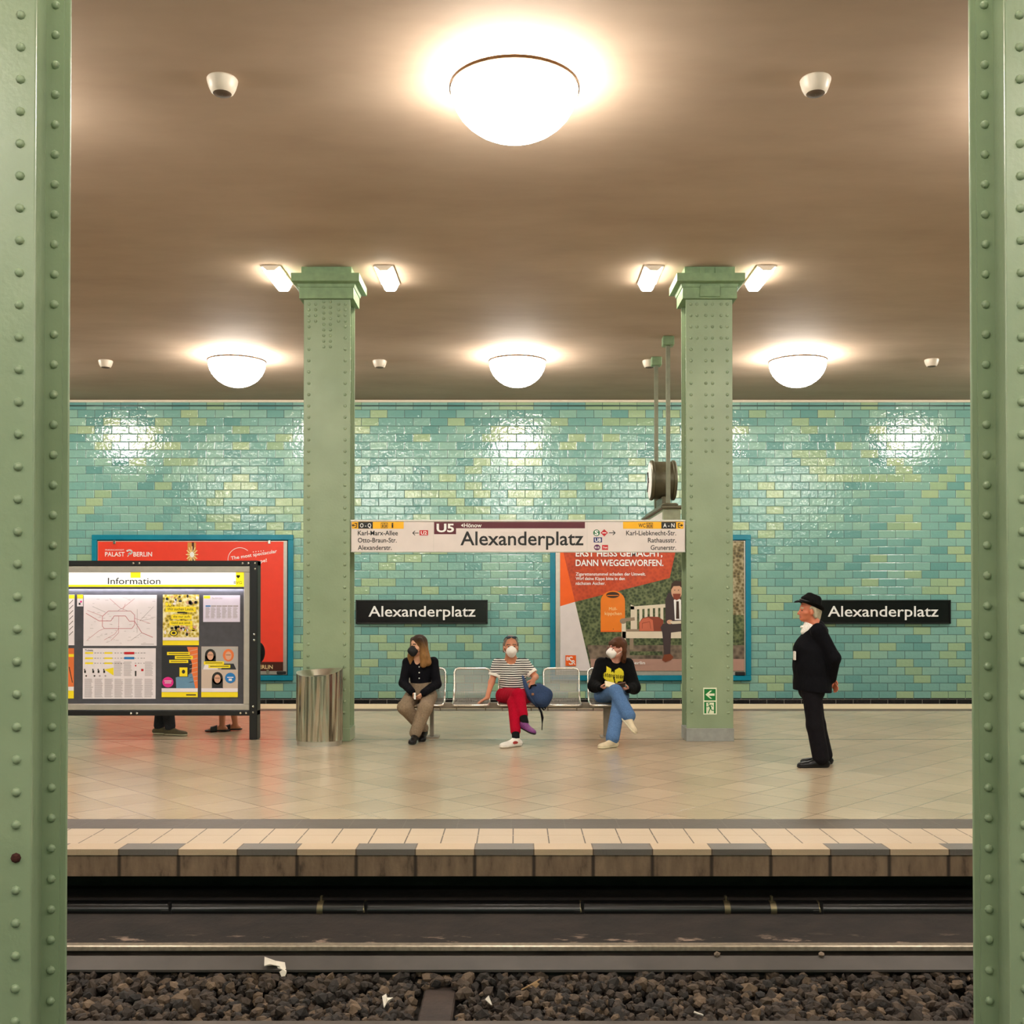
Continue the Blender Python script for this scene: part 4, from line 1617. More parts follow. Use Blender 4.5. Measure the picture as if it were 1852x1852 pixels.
def mat_stone():
    t = NT('ballast_stone')
    a = t.n('VertexColor') if False else None
    p = t.pos()
    g = t.n('NewGeometry')
    r = g.outputs['Random Per Island']
    c = t.ramp(r, [(0, S(28, 23, 19)), (.45, S(52, 42, 34)), (.8, S(74, 60, 47)), (1, S(112, 92, 72))])
    t.base(t.mix(.5, c, t.ramp(t.noise(p, 45, 4), [(.3, .55), (.7, 1.0)]), 'MULTIPLY'))
    t.set(Roughness=.8)
    t.bump(t.noise(p, 70, 3), .4, .01)
    return t.m


PHI = (1 + 5 ** .5) / 2
ICO = np.array([(-1, PHI, 0), (1, PHI, 0), (-1, -PHI, 0), (1, -PHI, 0), (0, -1, PHI), (0, 1, PHI), (0, -1, -PHI), (0, 1, -PHI), (PHI, 0, -1), (PHI, 0, 1), (-PHI, 0, -1), (-PHI, 0, 1)]) / 1.902
ICOF = [(0, 11, 5), (0, 5, 1), (0, 1, 7), (0, 7, 10), (0, 10, 11), (1, 5, 9), (5, 11, 4), (11, 10, 2), (10, 7, 6), (7, 1, 8), (3, 9, 4), (3, 4, 2), (3, 2, 6), (3, 6, 8), (3, 8, 9), (4, 9, 5), (2, 4, 11), (6, 2, 10), (8, 6, 7), (9, 8, 1)]
b = MB()
rs = random.Random(11)
xs0 = PX(790, 5.9)
for k in range(7600):
    x = rs.uniform(-3.6, 3.6)
    y = rs.uniform(4.95, 6.33)
    if abs((x - xs0 + 1.45) % 2.9 - 1.45) < .125 and abs(x - xs0) < .3 and y < 6.2:
        continue
    r = rs.uniform(.016, .037) * (1.25 if rs.random() < .25 else 1)
    m = np.array(Matrix.Rotation(rs.uniform(0, 6.3), 3, Vector((rs.uniform(-1, 1), rs.uniform(-1, 1), rs.uniform(-1, 1))).normalized()))
    jit = np.array([rs.uniform(.72, 1.22) for _ in range(12)])[:, None]
    v = (ICO * jit * np.array([r * rs.uniform(.8, 1.45), r, r * rs.uniform(.65, 1.0)])) @ m.T
    z = -.60 + rs.uniform(-.02, .035) + (.02 if y > 6.1 else 0)
    if abs(y - 5.33) < .09:
        continue
    b.add([(x + p[0], y + p[1], z + p[2]) for p in v], ICOF)
g = b.build('gravel', mat_stone())
g['kind'] = 'stuff'
g['label'] = 'dark brown ballast stones between the rails'
g['category'] = 'gravel'
# stray stones on the guard beam
for u, v_, l in ((1295, 1728, 'small grey stone lying on the guard beam'), (1483, 1727, 'pale pointed stone lying on the guard beam')):
    x = PX(u, 6.4)
    b = MB()
    m = np.array([rs.uniform(.8, 1.2) for _ in range(12)])[:, None]
    b.add([(x + p[0] * .022, 6.40 + p[1] * .018, -.46 + p[2] * .016) for p in ICO * m], ICOF)
    tag(b.build('stray_stone', pm('pale_stone', (120, 104, 88), .8), loc=(x, 6.4, -.47)), l, 'stone')


# litter between the rails
def crumple(label, u, v_, pts, name, mat, cat):
    Y = YF(v_, -.57)
    x, z = PX(u, Y), -.528
    b = MB()
    n = len(pts)
    top = [(x + px, Y + py, z + .012 + .02 * math.sin(i * 2.1) + pz) for i, (px, py, pz) in enumerate(pts)]
    low = [(p[0], p[1] + .004, p[2] - .006) for p in top]
    c = (x + sum(p[0] for p in pts) / n, Y, z + .035)
    b.add(top + low + [c], [(i, (i + 1) % n, 2 * n) for i in range(n)] + [((i + 1) % n, i, n + i, n + (i + 1) % n) for i in range(n)])
    tag(b.build(name, mat, loc=(x, Y, z)), label, cat)


M_PAPER = pm('white_paper', (216, 208, 194), .7)
crumple('crumpled white paper tissue on the ballast near the guard beam', 500, 1766, [(-.06, -.03, .03), (-.07, .02, .05), (-.01, .05, .05), (.05, .03, .03), (.075, -.04, -.02), (.06, -.06, -.03), (.03, -.01, .02), (-.03, -.02, .02)], 'paper_tissue', M_PAPER, 'litter')
crumple('small torn white paper scrap on the ballast left of the sleeper', 702, 1826, [(-.03, 0, .03), (-.01, .02, .02), (0, 0, .01), (.03, .01, .02), (.005, -.03, 0), (-.015, -.04, 0)], 'paper_scrap', M_PAPER, 'litter')
crumple('little white paper scrap on the ballast right of the sleeper', 884, 1828, [(-.02, 0, .02), (0, .01, .02), (.02, -.01, .01), (.01, -.02, 0)], 'paper_scrap', M_PAPER, 'litter')
for u, v_, dx, dz, name, mat, l, cat in ((1262, 1830, .05, -.03, 'cigarette_stub', M_PAPER, 'white cigarette stub on the ballast to the right', 'litter'),
                                         (960, 1778, .11, .05, 'twig', pm('dry_twig', (150, 120, 84), .8), 'dry twig with a withered leaf on the ballast', 'twig')):
    Y = YF(v_, -.53)
    x = PX(u, Y)
    b = MB()
    b.tube([(x - dx / 2, Y, -.535 - dz / 2), (x, Y, -.53), (x + dx / 2, Y + .02, -.53 + dz / 2)], .005 if name == 'twig' else .006, 6)
    if name == 'twig':
        b.add([(x + .005, Y - .004, -.53), (x + .03, Y - .01, -.545), (x + .05, Y, -.525), (x + .03, Y + .005, -.51), (x + .03, Y - .004, -.522)], [(0, 1, 4), (1, 2, 4), (2, 3, 4), (3, 0, 4)])
    tag(b.build(name, mat, loc=(x, Y, -.535)), l, cat)


# ------------------------------------------------------------------ people: smooth bodies grown from bones
def V(*a):
    return np.array(a, float)


def unit(v):
    return v / (np.linalg.norm(v) + 1e-12)


class Flesh:
    """a smooth surface around tapered bones and ellipsoids"""

    def __init__(self, vox=.007):
        self.p, self.vox, self.cuts = [], vox, []

    def cap(self, a, b, ra, rb=None, k=.02, flat=None):
        self.p.append(('c', np.array(a, float), np.array(b, float), ra, rb if rb is not None else ra, k, flat))
        return self

    def chain(self, pts, rs, k=.02, flat=None):
        for i in range(len(pts) - 1):
            self.cap(pts[i], pts[i + 1], rs[i], rs[i + 1], k, flat)
        return self

    def ell(self, c, r, axes=None, k=.02, sub=False):
        self.p.append(('s' if sub else 'e', np.array(c, float), np.array(r, float), np.eye(3) if axes is None else np.array(axes, float), k))
        return self

    def trim(self, pt, n):
        self.p.append(('t', np.array(pt, float), unit(np.array(n, float))))
        return self

    def cut(self, pt, n):
        self.cuts.append((np.array(pt, float), unit(np.array(n, float))))
        return self

    def bounds(self, q):
        if q[0] == 'c':
            m = max(q[3], q[4]) * (1.0 if q[6] is None else max(1.0, q[6][1])) + .03
            return np.minimum(q[1], q[2]) - m, np.maximum(q[1], q[2]) + m
        m = max(q[2]) + .03
        return q[1] - m, q[1] + m

    def mesh(self):
        h = self.vox
        bs = [self.bounds(q) for q in self.p if q[0] not in 'st']
        lo = np.min([x[0] for x in bs], axis=0) - 2 * h
        hi = np.max([x[1] for x in bs], axis=0) + 2 * h
        n = np.ceil((hi - lo) / h).astype(int) + 1
        Fd = np.full(n, .06, np.float32)
        for q in self.p:
            if q[0] == 't':
                g = np.meshgrid(*[(lo[d] + h * np.arange(n[d])).astype(np.float32) for d in range(3)], indexing='ij')
                Fd = np.maximum(Fd, sum((g[i] - q[1][i]) * q[2][i] for i in range(3)))
                continue
            a, c = self.bounds(q)
            i0 = np.maximum(0, np.floor((a - lo) / h).astype(int))
            i1 = np.minimum(n, np.ceil((c - lo) / h).astype(int) + 1)
            sl = tuple(slice(i0[d], i1[d]) for d in range(3))
            g = np.meshgrid(*[(lo[d] + h * np.arange(i0[d], i1[d])).astype(np.float32) for d in range(3)], indexing='ij')
            if q[0] == 'c':
                _, A, B, ra, rb, k, fl = q
                ab = B - A
                L = float(ab @ ab) + 1e-12
                d = [g[i] - A[i] for i in range(3)]
                t = np.clip(sum(d[i] * ab[i] for i in range(3)) / L, 0, 1)
                w = [d[i] - t * ab[i] for i in range(3)]
                if fl is not None:
                    m, s_ = unit(np.array(fl[0], float)), fl[1]
                    e = sum(w[i] * m[i] for i in range(3)) * (1 / s_ - 1)
                    w = [w[i] + e * m[i] for i in range(3)]
                D = np.sqrt(sum(x * x for x in w)) - (ra + (rb - ra) * t)
                if fl is not None:
                    D = D * min(1.0, fl[1])
            else:
                _, c0, r, ax, k = q
                d = [g[i] - c0[i] for i in range(3)]
                w = [sum(d[i] * ax[j][i] for i in range(3)) for j in range(3)]
                k0 = np.sqrt(sum((w[j] / r[j]) ** 2 for j in range(3)))
                k1 = np.sqrt(sum((w[j] / r[j] ** 2) ** 2 for j in range(3))) + 1e-9
                D = k0 * (k0 - 1) / k1
            cur = Fd[sl]
            if q[0] == 's':
                hh = np.clip(.5 - .5 * (cur + D) / k, 0, 1)
                Fd[sl] = cur + (-D - cur) * hh + k * hh * (1 - hh)
            else:
                hh = np.clip(.5 + .5 * (cur - D) / k, 0, 1)
                Fd[sl] = cur + (D - cur) * hh - k * hh * (1 - hh)
        if self.cuts:
            g = np.meshgrid(*[(lo[d] + h * np.arange(n[d])).astype(np.float32) for d in range(3)], indexing='ij')
            for pt, nn in self.cuts:
                Fd = np.maximum(Fd, sum((g[i] - pt[i]) * nn[i] for i in range(3)))
        return surface_net(Fd, lo, h)

    def build(self, name, mat, parent, zones=None, mats=None):
        v, f = self.mesh()
        me = bpy.data.meshes.new(name)
        base = np.array(world_loc(parent)) if parent is not None else np.zeros(3)
        me.vertices.add(len(v))
        me.vertices.foreach_set('co', (v - base).astype(np.float32).ravel())
        me.loops.add(f.size)
        me.loops.foreach_set('vertex_index', f.astype(np.int32).ravel())
        me.polygons.add(len(f))
        me.polygons.foreach_set('loop_start', np.arange(0, f.size, 4, dtype=np.int32))
        me.polygons.foreach_set('use_smooth', np.ones(len(f), bool))
        me.materials.append(mat)
        for m in mats or []:
            me.materials.append(m)
        if zones:
            c = v[f].mean(axis=1)
            idx = np.zeros(len(f), np.int32)
            for fn, k in zones:
                idx[fn(c)] = k
            me.polygons.foreach_set('material_index', idx)
        me.update(calc_edges=True)
        me.validate()
        o = bpy.data.objects.new(name, me)
        COL.objects.link(o)
        o.parent = parent
        return o


def surface_net(Fd, lo, h):
    ins = Fd < 0
    n = np.array(Fd.shape)
    c = n - 1
    acc = np.zeros((*c, 3), np.float32)
    cnt = np.zeros(c, np.float32)
    for ax in range(3):
        o1, o2 = [d for d in range(3) if d != ax]
        for a in (0, 1):
            for b_ in (0, 1):
                s0, s1 = [None] * 3, [None] * 3
                s0[ax], s1[ax] = slice(0, c[ax]), slice(1, c[ax] + 1)
                for o_, q in ((o1, a), (o2, b_)):
                    s0[o_] = s1[o_] = slice(q, q + c[o_])
                f0, f1 = Fd[tuple(s0)], Fd[tuple(s1)]
                m = (f0 < 0) != (f1 < 0)
                t = f0[m] / (f0[m] - f1[m])
                acc[m, ax] += t
                acc[m, o1] += a
                acc[m, o2] += b_
                cnt[m] += 1
    act = cnt > 0
    idx = np.full(c, -1, np.int64)
    ijk = np.argwhere(act)
    idx[act] = np.arange(len(ijk))
    v = lo + h * (ijk + acc[act] / cnt[act][:, None])
    quads = []
    for ax in range(3):
        o1, o2 = (ax + 1) % 3, (ax + 2) % 3
        s0, s1 = [slice(0, n[d]) for d in range(3)], [slice(0, n[d]) for d in range(3)]
        s0[ax], s1[ax] = slice(0, n[ax] - 1), slice(1, n[ax])
        i0, i1 = ins[tuple(s0)], ins[tuple(s1)]
        e = np.argwhere(i0 != i1)
        ok = (e[:, o1] > 0) & (e[:, o2] > 0) & (e[:, o1] < c[o1]) & (e[:, o2] < c[o2])
        e = e[ok]
        fl = i0[tuple(e.T)]
        p = []
        for d1, d2 in ((1, 1), (0, 1), (0, 0), (1, 0)):
            q = e.copy()
            q[:, o1] -= d1
            q[:, o2] -= d2
            p.append(idx[tuple(q.T)])
        p = np.stack(p, axis=1)
        p[~fl] = p[~fl][:, ::-1]
        quads.append(p)
    f = np.concatenate(quads)
    f = f[(f >= 0).all(axis=1)]
    # one relaxing pass takes the voxel steps out
    nb = np.zeros_like(v)
    k = np.zeros(len(v))
    for j in range(4):
        a, b_ = f[:, j], f[:, (j + 1) % 4]
        np.add.at(nb, a, v[b_])
        np.add.at(k, a, 1)
    v = v * .5 + nb / np.maximum(k, 1)[:, None] * .5
    return v, f


def J(u, v, Y):
    return V(PX(u, Y), Y, PZ(v, Y))


def frame(fwd, up=(0, 0, 1)):
    Fw = unit(np.array(fwd, float))
    R = unit(np.cross(Fw, np.array(up, float)))
    return Fw, R, np.cross(R, Fw)              # forward, right (the person's right), up


def head(fl, c, fwd, s=1.0, neck=None, up=(0, 0, 1), neck_r=.052):
    """skull, jaw, brow, nose, lips, eyes and ears around c (between the ears)"""
    Fw, R, U = frame(fwd, up)
    ax = [R, Fw, U]

    def P(r, f, u):
        return c + s * (R * r + Fw * f + U * u)
    fl.ell(P(0, -.012, .035), s * V(.074, .094, .088), ax, .02)
    fl.ell(P(0, .022, -.03), s * V(.058, .068, .078), ax, .03)
    fl.ell(P(0, .055, -.085), s * V(.032, .028, .022), ax, .03)
    fl.ell(P(0, .062, .028), s * V(.052, .02, .013), ax, .015)
    for q in (-1, 1):
        fl.ell(P(q * .031, .088, .004), s * V(.017, .014, .011), ax, .008, sub=True)
        fl.ell(P(q * .031, .070, .004), s * V(.0135, .0135, .0105), ax, .002)
        fl.ell(P(q * .045, .045, -.022), s * V(.022, .024, .018), ax, .02)
        fl.ell(P(q * .076, -.012, -.012), s * V(.010, .020, .031), ax, .006)
    fl.cap(P(0, .084, .008), P(0, .104, -.030), s * .008, s * .012, .012)
    fl.ell(P(.011, .092, -.036), s * V(.009, .009, .007), ax, .008)
    fl.ell(P(-.011, .092, -.036), s * V(.009, .009, .007), ax, .008)
    fl.ell(P(0, .080, -.058), s * V(.023, .012, .005), ax, .005)
    fl.ell(P(0, .078, -.067), s * V(.019, .012, .006), ax, .005)
    if neck is not None:
        fl.cap(P(0, -.022, -.06), neck, s * neck_r, s * neck_r * 1.12, .03)

    def eyes(pts):
        q = (pts - c) / s
        r, f, u = np.abs(q @ R), q @ Fw, q @ U
        return (np.hypot((r - .031) / .012, (u - .004) / .006) < 1) & (f > .05)

    def brows(pts):
        q = (pts - c) / s
        r, f, u = np.abs(q @ R), q @ Fw, q @ U
        return (r > .012) & (r < .052) & (np.abs(u - .029) < .006) & (f > .045)

    def lips(pts):
        q = (pts - c) / s
        r, f, u = np.abs(q @ R), q @ Fw, q @ U
        return (r < .025) & (u < -.052) & (u > -.074) & (f > .075)
    return P, ax, [(eyes, 1), (brows, 2), (lips, 3)]


def hand(fl, w, d, n, side, s=1.0, curl=.5, spread=.08, thumb=.9):
    """palm and five jointed fingers. d points along the palm, n is the side the fingers close to, side is +1 or -1 for the thumb's side along d x n"""
    D = unit(np.array(d, float))
    N = unit(np.array(n, float) - D * (np.array(n, float) @ D))
    T = np.cross(D, N) * side
    w = np.array(w, float)
    fl.cap(w - D * .012 * s, w + D * .02 * s, .024 * s, .027 * s, .012, (N, .72))
    for k in (-1.2, -.4, .4, 1.2):
        fl.cap(w + D * .018 * s + T * k * .012 * s, w + D * .082 * s + T * k * .018 * s, .0125 * s, .0115 * s, .010)
    for k, L in ((1.25, .068), (.42, .078), (-.42, .073), (-1.25, .056)):
        p = w + D * .084 * s + T * k * .0185 * s
        ang = 0.0
        dirn = unit(D + T * k * spread)
        for j, fr in enumerate((.44, .32, .24)):
            ang += curl * (.55, .75, .6)[j]
            q = p + (dirn * math.cos(ang) + N * math.sin(ang)) * L * fr * s
            fl.cap(p, q, (.0092 - .0008 * j) * s, (.0086 - .0009 * j) * s, .003)
            p = q
    p0 = w + D * .022 * s + T * .022 * s
    d1 = unit(D * .55 + T * thumb + N * .25)
    p1 = p0 + d1 * .040 * s
    d2 = unit(D * .85 + T * thumb * .45 + N * .35)
    p2 = p1 + d2 * .030 * s
    d3 = unit(D * .95 + T * .1 + N * (.3 + .5 * curl))
    p3 = p2 + d3 * .026 * s
    fl.cap(p0, p1, .0155 * s, .0115 * s, .010)
    fl.cap(p1, p2, .0112 * s, .0098 * s, .003)
    fl.cap(p2, p3, .0098 * s, .0082 * s, .003)
    return fl


def foot(fl, ankle, toe, sole_n, L=.25, r=.045, k=.02, hs=1.0):
    """bare foot or the upper of a shoe: heel, instep and ball towards toe, flat on the side sole_n looks away from"""
    d = unit(np.array(toe, float))
    n = unit(np.array(sole_n, float) - d * (np.array(sole_n, float) @ d))
    a = np.array(ankle, float)
    heel = a - d * .045 * hs + n * .048
    fl.ell(heel, V(.048, .036, .036) * hs, [d, np.cross(n, d), n], k)
    fl.cap(a + d * .0 + n * .02, a + d * (L * .5) + n * .058, r * .88, r * .62, k)
    fl.ell(a + d * (L * .58) + n * .060, V(L * .26, r * .98, .028), [d, np.cross(n, d), n], k)
    fl.ell(a + d * (L * .66) + n * .060, V(L * .19, r * .90, .030 * hs), [d, np.cross(n, d), n], k)
    fl.cap(heel, a + d * (L * .55) + n * .062, .034 * hs, .036 * hs, k)
    return fl


def shoe(name, parent, ankle, toe, sole_n, mat, sole_mat, L=.25, r=.045, high=.0, mats=None, zones=None):
    """shoe with a separate sole; ankle is the joint centre, sole_n points from the ankle to the ground"""
    d = unit(np.array(toe, float))
    n = unit(np.array(sole_n, float) - d * (np.array(sole_n, float) @ d))
    a = np.array(ankle, float)
    f = Flesh(.0055)
    foot(f, a, d, n, L, r + .004)
    f.cap(a + n * .02, a - n * high, .042, .04, .02)
    f.cut(a + n * .078, n)
    f.cut(a - n * (high + .004), -n)
    o = f.build(name, mat, parent, zones, mats)
    g = Flesh(.0055)
    foot(g, a + n * .004, d, n, L * 1.02, r + .008)
    g.cut(a + n * .086, n)
    g.cut(a + n * .066, -n)
    g.build('sole', sole_mat, o)
    return o


def person(label, base):
    t = thing('person', label, 'person', tuple(base))
    return t


M_LIP = pm('lip', (176, 96, 84), .5)
M_EYE = pm('eye_dark', (38, 30, 28), .25)


def skin(name, rgb):
    t = NT(name)
    o = t.obj()
    c = S(*rgb)
    t.base(t.ramp(t.noise(o, 16, 3), [(.3, tuple(x * .9 for x in c)), (.7, c)]))
    t.set(Roughness=.48, Subsurface_Weight=.12, Subsurface_Scale=.01)
    t.b.inputs['Subsurface Radius'].default_value = (1, .35, .2)
    return t.m


def cloth(name, rgb, rough=.85, sc=90, bump=.25, var=.14, fold=.5):
    t = NT(name)
    o = t.obj()
    c = S(*rgb)
    n = t.noise(o, 7, 4)
    t.base(t.ramp(t.noise(o, sc, 2), [(.3, tuple(x * (1 - var) for x in c)), (.7, tuple(min(1, x * (1 + var)) for x in c))]))
    t.set(Roughness=rough)
    t.b.inputs['Specular IOR Level'].default_value = .12
    x, y, z = t.xyz(o)
    fo = t.noise(t.vec(x, y, t.math('MULTIPLY', z, .55)), 16, 3, .5)
    t.bump(t.math('ADD', t.math('MULTIPLY', fo, .034), t.math('MULTIPLY', n, .006)), fold, 1.0)
    return t.m


def hairmat(name, dark, light, z0=None, z1=None):
    t = NT(name)
    p = t.pos()
    x, y, z = t.xyz(p)
    st = t.noise(t.vec(t.math('MULTIPLY', x, 1.0), y, t.math('MULTIPLY', z, .12)), 130, 3)
    a, c = S(*dark), S(*light)
    if z0 is not None:                          # bleached lengths
        g = t.smooth(z, z1, z0)
        colr = t.mix(g, c, a)
    else:
        colr = c
    t.base(t.mix(t.math('MULTIPLY', st, .7), colr, tuple(q * .45 for q in a)))
    t.set(Roughness=.6)
    t.b.inputs['Specular IOR Level'].default_value = .2
    t.bump(st, .6, .006)
    return t.m


def mask(parent, P, ax, s, mat, strap=True):
    """moulded respirator over nose and chin with ear loops"""
    f = Flesh(.0045)
    f.ell(P(0, .070, -.048), s * V(.060, .056, .056), ax, .012)
    f.cap(P(0, .092, -.002), P(0, .122, -.045), s * .013, s * .026, .03)
    f.cap(P(0, .116, -.048), P(0, .085, -.086), s * .028, s * .032, .03)
    f.cut(P(0, .028, 0), -ax[1])
    o = f.build('face_mask', mat, parent)
    for q in (-1, 1):
        b = MB()
        for u0, u1 in ((-.025, .012), (-.07, -.035)):
            b.tube([P(q * .054, .040, u0), P(q * .069, .018, (u0 + u1) / 2), P(q * .079, -.016, u1)], .0022, 5)
        b.build('ear_loop', mat, o)
    return o


def body(parent, j, mat, s=1.0, hd=None, hands=(), feet=(), extra=None, girth=1.0, neck_r=.052):
    """one continuous body; hd = (centre, forward, size)"""
    f = Flesh(.005)
    sh = (j['shL'] + j['shR']) / 2
    hp = (j['hpL'] + j['hpR']) / 2
    R = unit(j['shR'] - j['shL'])
    U = unit(sh - hp)
    Fw = unit(np.cross(U, R))
    if j.get('flip'):
        Fw = -Fw
    ax = [R, Fw, U]
    f.ell(hp + U * .03, V(.155, .105, .10) * girth, ax, .04)
    f.ell(hp + (sh - hp) * .45, V(.125, .095, .16) * girth, ax, .05)
    f.ell(hp + (sh - hp) * .74, V(.145, .10, .15) * girth, ax, .05)
    f.cap(j['shL'], j['shR'], .048, .048, .05)
    f.cap(sh + U * .0, j['neck'], .06, .055, .05)
    for q in 'LR':
        f.chain([j['sh' + q], j['el' + q], j['wr' + q]], [.046, .037, .026], .03)
        f.chain([j['hp' + q], j['kn' + q], j['an' + q]], [.078, .052, .036], .03)
    zones = []
    P = hax = None
    if hd:
        P, hax, zones = head(f, hd[0], hd[1], hd[2], j['neck'], neck_r=neck_r)
    for a in hands:
        hand(f, *a[:-1], **a[-1])
    for a in feet:
        foot(f, a[0], a[1], a[2], a[3] * .84, .034, .02, .74)
    if extra:
        extra(f)
    o = f.build('body', mat, parent, zones, [M_EYE, extra_brow[0] if extra_brow[0] else M_EYE, M_LIP])
    return o, P, hax, ax, sh, hp


extra_brow = [None]


def torso_cloth(f, ax, sh, hp, neck, infl, belly=0.0, low=.0, k=.045, girth=1.0):
    R, Fw, U = ax
    f.ell(hp + U * (.03 - low), V(.160, .112, .11) * girth + infl, ax, k)
    f.ell(hp + (sh - hp) * .42 + Fw * belly * .6, V(.13, .10 + belly, .17) * girth + infl, ax, k)
    f.ell(hp + (sh - hp) * .74, V(.15, .104, .15) * girth + infl, ax, k)


def vmat():
    pass


# ---------------- woman in the dark cardigan
SK1, SK2, SK3, SK4 = skin('skin_light', (226, 172, 140)), skin('skin_tanned', (204, 134, 100)), skin('skin_rosy', (222, 160, 136)), skin('skin_ruddy', (204, 118, 84))
M_MASKW, M_MASKB = pm('white_mask', (238, 232, 224), .8, var=.04), pm('black_mask', (20, 20, 22), .8)
M_HAIR1 = hairmat('brown_to_blond_hair', (58, 38, 24), (168, 122, 70), 1.22, 1.04)
M_BROW = pm('brown_brow', (70, 48, 34), .7)
extra_brow[0] = M_BROW
C_NAVY, C_TAUPE = cloth('navy_cardigan', (12, 12, 18)), cloth('taupe_wool', (138, 120, 99), var=.2)
M_SHOEBK, M_SOLEBK = pm('black_leather', (10, 10, 11), .35, spec=.3), pm('black_rubber', (14, 14, 14), .7)
M_BTN = pm('pearl_button', (240, 238, 232), .3)

w1 = person('woman with long hair and black mask, dark cardigan, sitting on the bench holding a phone', (PX(768, 12.95), 12.95, 0))
j = dict(hpL=J(747, 1258, 13.0), hpR=J(777, 1258, 13.0), shL=J(737, 1198, 13.03), shR=J(784, 1197, 13.03), neck=J(759, 1189, 13.0),
         elL=J(730, 1235, 12.92), elR=J(790, 1237, 12.92), wrL=J(745, 1251, 12.68), wrR=J(766, 1253, 12.66),
         knL=J(732, 1279, 12.52), knR=J(769, 1281, 12.49), anL=J(767, 1319, 12.70), anR=J(751, 1326, 12.45))
hd = (J(756, 1168, 12.95), V(-.72, -.68, -.08), 1.03)
o, P, hax, ax, sh, hp = body(w1, j, SK1, hd=hd, girth=.92,
                             hands=[(j['wrL'], V(.55, -.25, -.75), V(.75, .35, .3), -1, dict(curl=.75, thumb=.6, s=.95)), (j['wrR'], V(-.75, -.2, -.6), V(-.45, .5, .5), 1, dict(curl=.7, thumb=.6, s=.95))],
                             feet=[(j['anL'], V(-.1, -1, -.25), V(0, -.2, -1), .235), (j['anR'], V(-.12, -1, -.1), V(0, -.1, -1), .235)])
f = Flesh(.006)
torso_cloth(f, ax, sh, hp, j['neck'], .008, girth=.92)
f.cap(j['shL'], j['shR'], .056, .056, .04).cap(sh, j['neck'] - V(0, 0, .01), .066, .06, .03)
f.trim(hp + ax[2] * .105, -ax[2])
for q in 'LR':
    f.chain([j['sh' + q], j['el' + q], j['wr' + q] + (j['wr' + q] - j['el' + q]) * -.02], [.060, .057, .046], .025)
f.ell(P(0, .06, -.16), V(.045, .07, .075), hax, .015, sub=True)
top = f.build('cardigan', C_NAVY, w1)
b = MB()
for v_ in (1206, 1216.4, 1226.6):
    p = J(758.4, v_, 12.905)
    b.ellb = None
    b.lathe([(.002, 0), (.008, .001), (.009, .004), (.006, .007), (.002, .008)], (0, 0, 0), 10)
    m = len(b.v) - 50
    b.v[m:] = [(p[0] + x, p[1] - z, p[2] + y) for x, y, z in b.v[m:]]
b.build('buttons', M_BTN, top)
f = Flesh(.006)
f.ell(hp + ax[2] * .03, V(.162, .118, .115), ax, .04)
f.ell(hp + ax[2] * .14, V(.132, .100, .09), ax, .04)
for q, e in (('L', .93), ('R', .97)):
    a = j['kn' + q] + (j['an' + q] - j['kn' + q]) * e
    f.chain([j['hp' + q], j['kn' + q]], [.098, .082], .03)
    f.chain([j['kn' + q], a], [.082, .068], .03, (ax[0], 1.05))
pn = f.build('trousers', C_TAUPE, w1)
shoe('shoe', w1, j['anL'], V(-.1, -1, -.25), V(0, -.2, -1), M_SHOEBK, M_SOLEBK, .245, .043, .08)
shoe('shoe', w1, j['anR'], V(-.12, -1, -.1), V(0, -.1, -1), M_SHOEBK, M_SOLEBK, .245, .043, .03)
f = Flesh(.005)
s = 1.03
f.ell(P(0, -.022, .040), s * V(.087, .104, .096), hax, .02)
f.cap(P(0, -.075, .02), P(0, -.085, -.22), .062, .05, .03, (hax[1], .62))
f.chain([P(.066, .018, .075), P(.09, .01, -.02), P(.10, .03, -.12), P(.108, .052, -.215)], [.034, .034, .046, .040], .02)
for q in (-1, 1):
    f.cap(P(q * .05, -.05, .0), P(q * .10, -.05, -.20), .045, .05, .03)
f.chain([P(-.066, .018, .075), P(-.088, .0, -.02), P(-.098, .0, -.12), P(-.098, .012, -.22)], [.034, .034, .046, .042], .02)
f.ell(P(0, .115, -.035), s * V(.064, .10, .115), hax, .012, sub=True)
f.ell(P(-.088, .052, -.01), s * V(.012, .03, .05), hax, .01, sub=True)
f.build('hair', M_HAIR1, w1)
mask(w1, P, hax, s, M_MASKB)
ph = tag(bpy.data.objects.new('phone', None), 'small white phone held in the hands of the woman in the dark cardigan', 'phone')
COL.objects.link(ph)
pc = J(750.5, 1259, 12.575)
ph.location = Vector(pc)
b = MB(); b.bbox(pc[0] - .012, pc[0] + .012, pc[1] - .004, pc[1] + .03, pc[2] - .04, pc[2] + .04, b=.004); b.build('case', M_BTN, ph)
b = MB(); b.box(pc[0] + .0121, pc[0] + .0135, pc[1] - .001, pc[1] + .027, pc[2] - .036, pc[2] + .036); b.build('screen', K_BLACK, ph)

# ---------------- person in the striped shirt
def stripes():
    t = NT('striped_jersey')
    o = t.pos()
    x, y, z = t.xyz(o)
    w = t.noise(o, 6, 2)
    q = t.math('FRACT', t.math('DIVIDE', t.math('ADD', z, t.math('MULTIPLY', w, .016)), .0268))
    t.base(t.mix(t.math('LESS_THAN', q, .52), S(240, 236, 228), S(26, 18, 24)))
    t.set(Roughness=.85)
    t.bump(t.noise(t.vec(x, y, t.math('MULTIPLY', z, .6)), 14, 3), .5, .012)
    return t.m


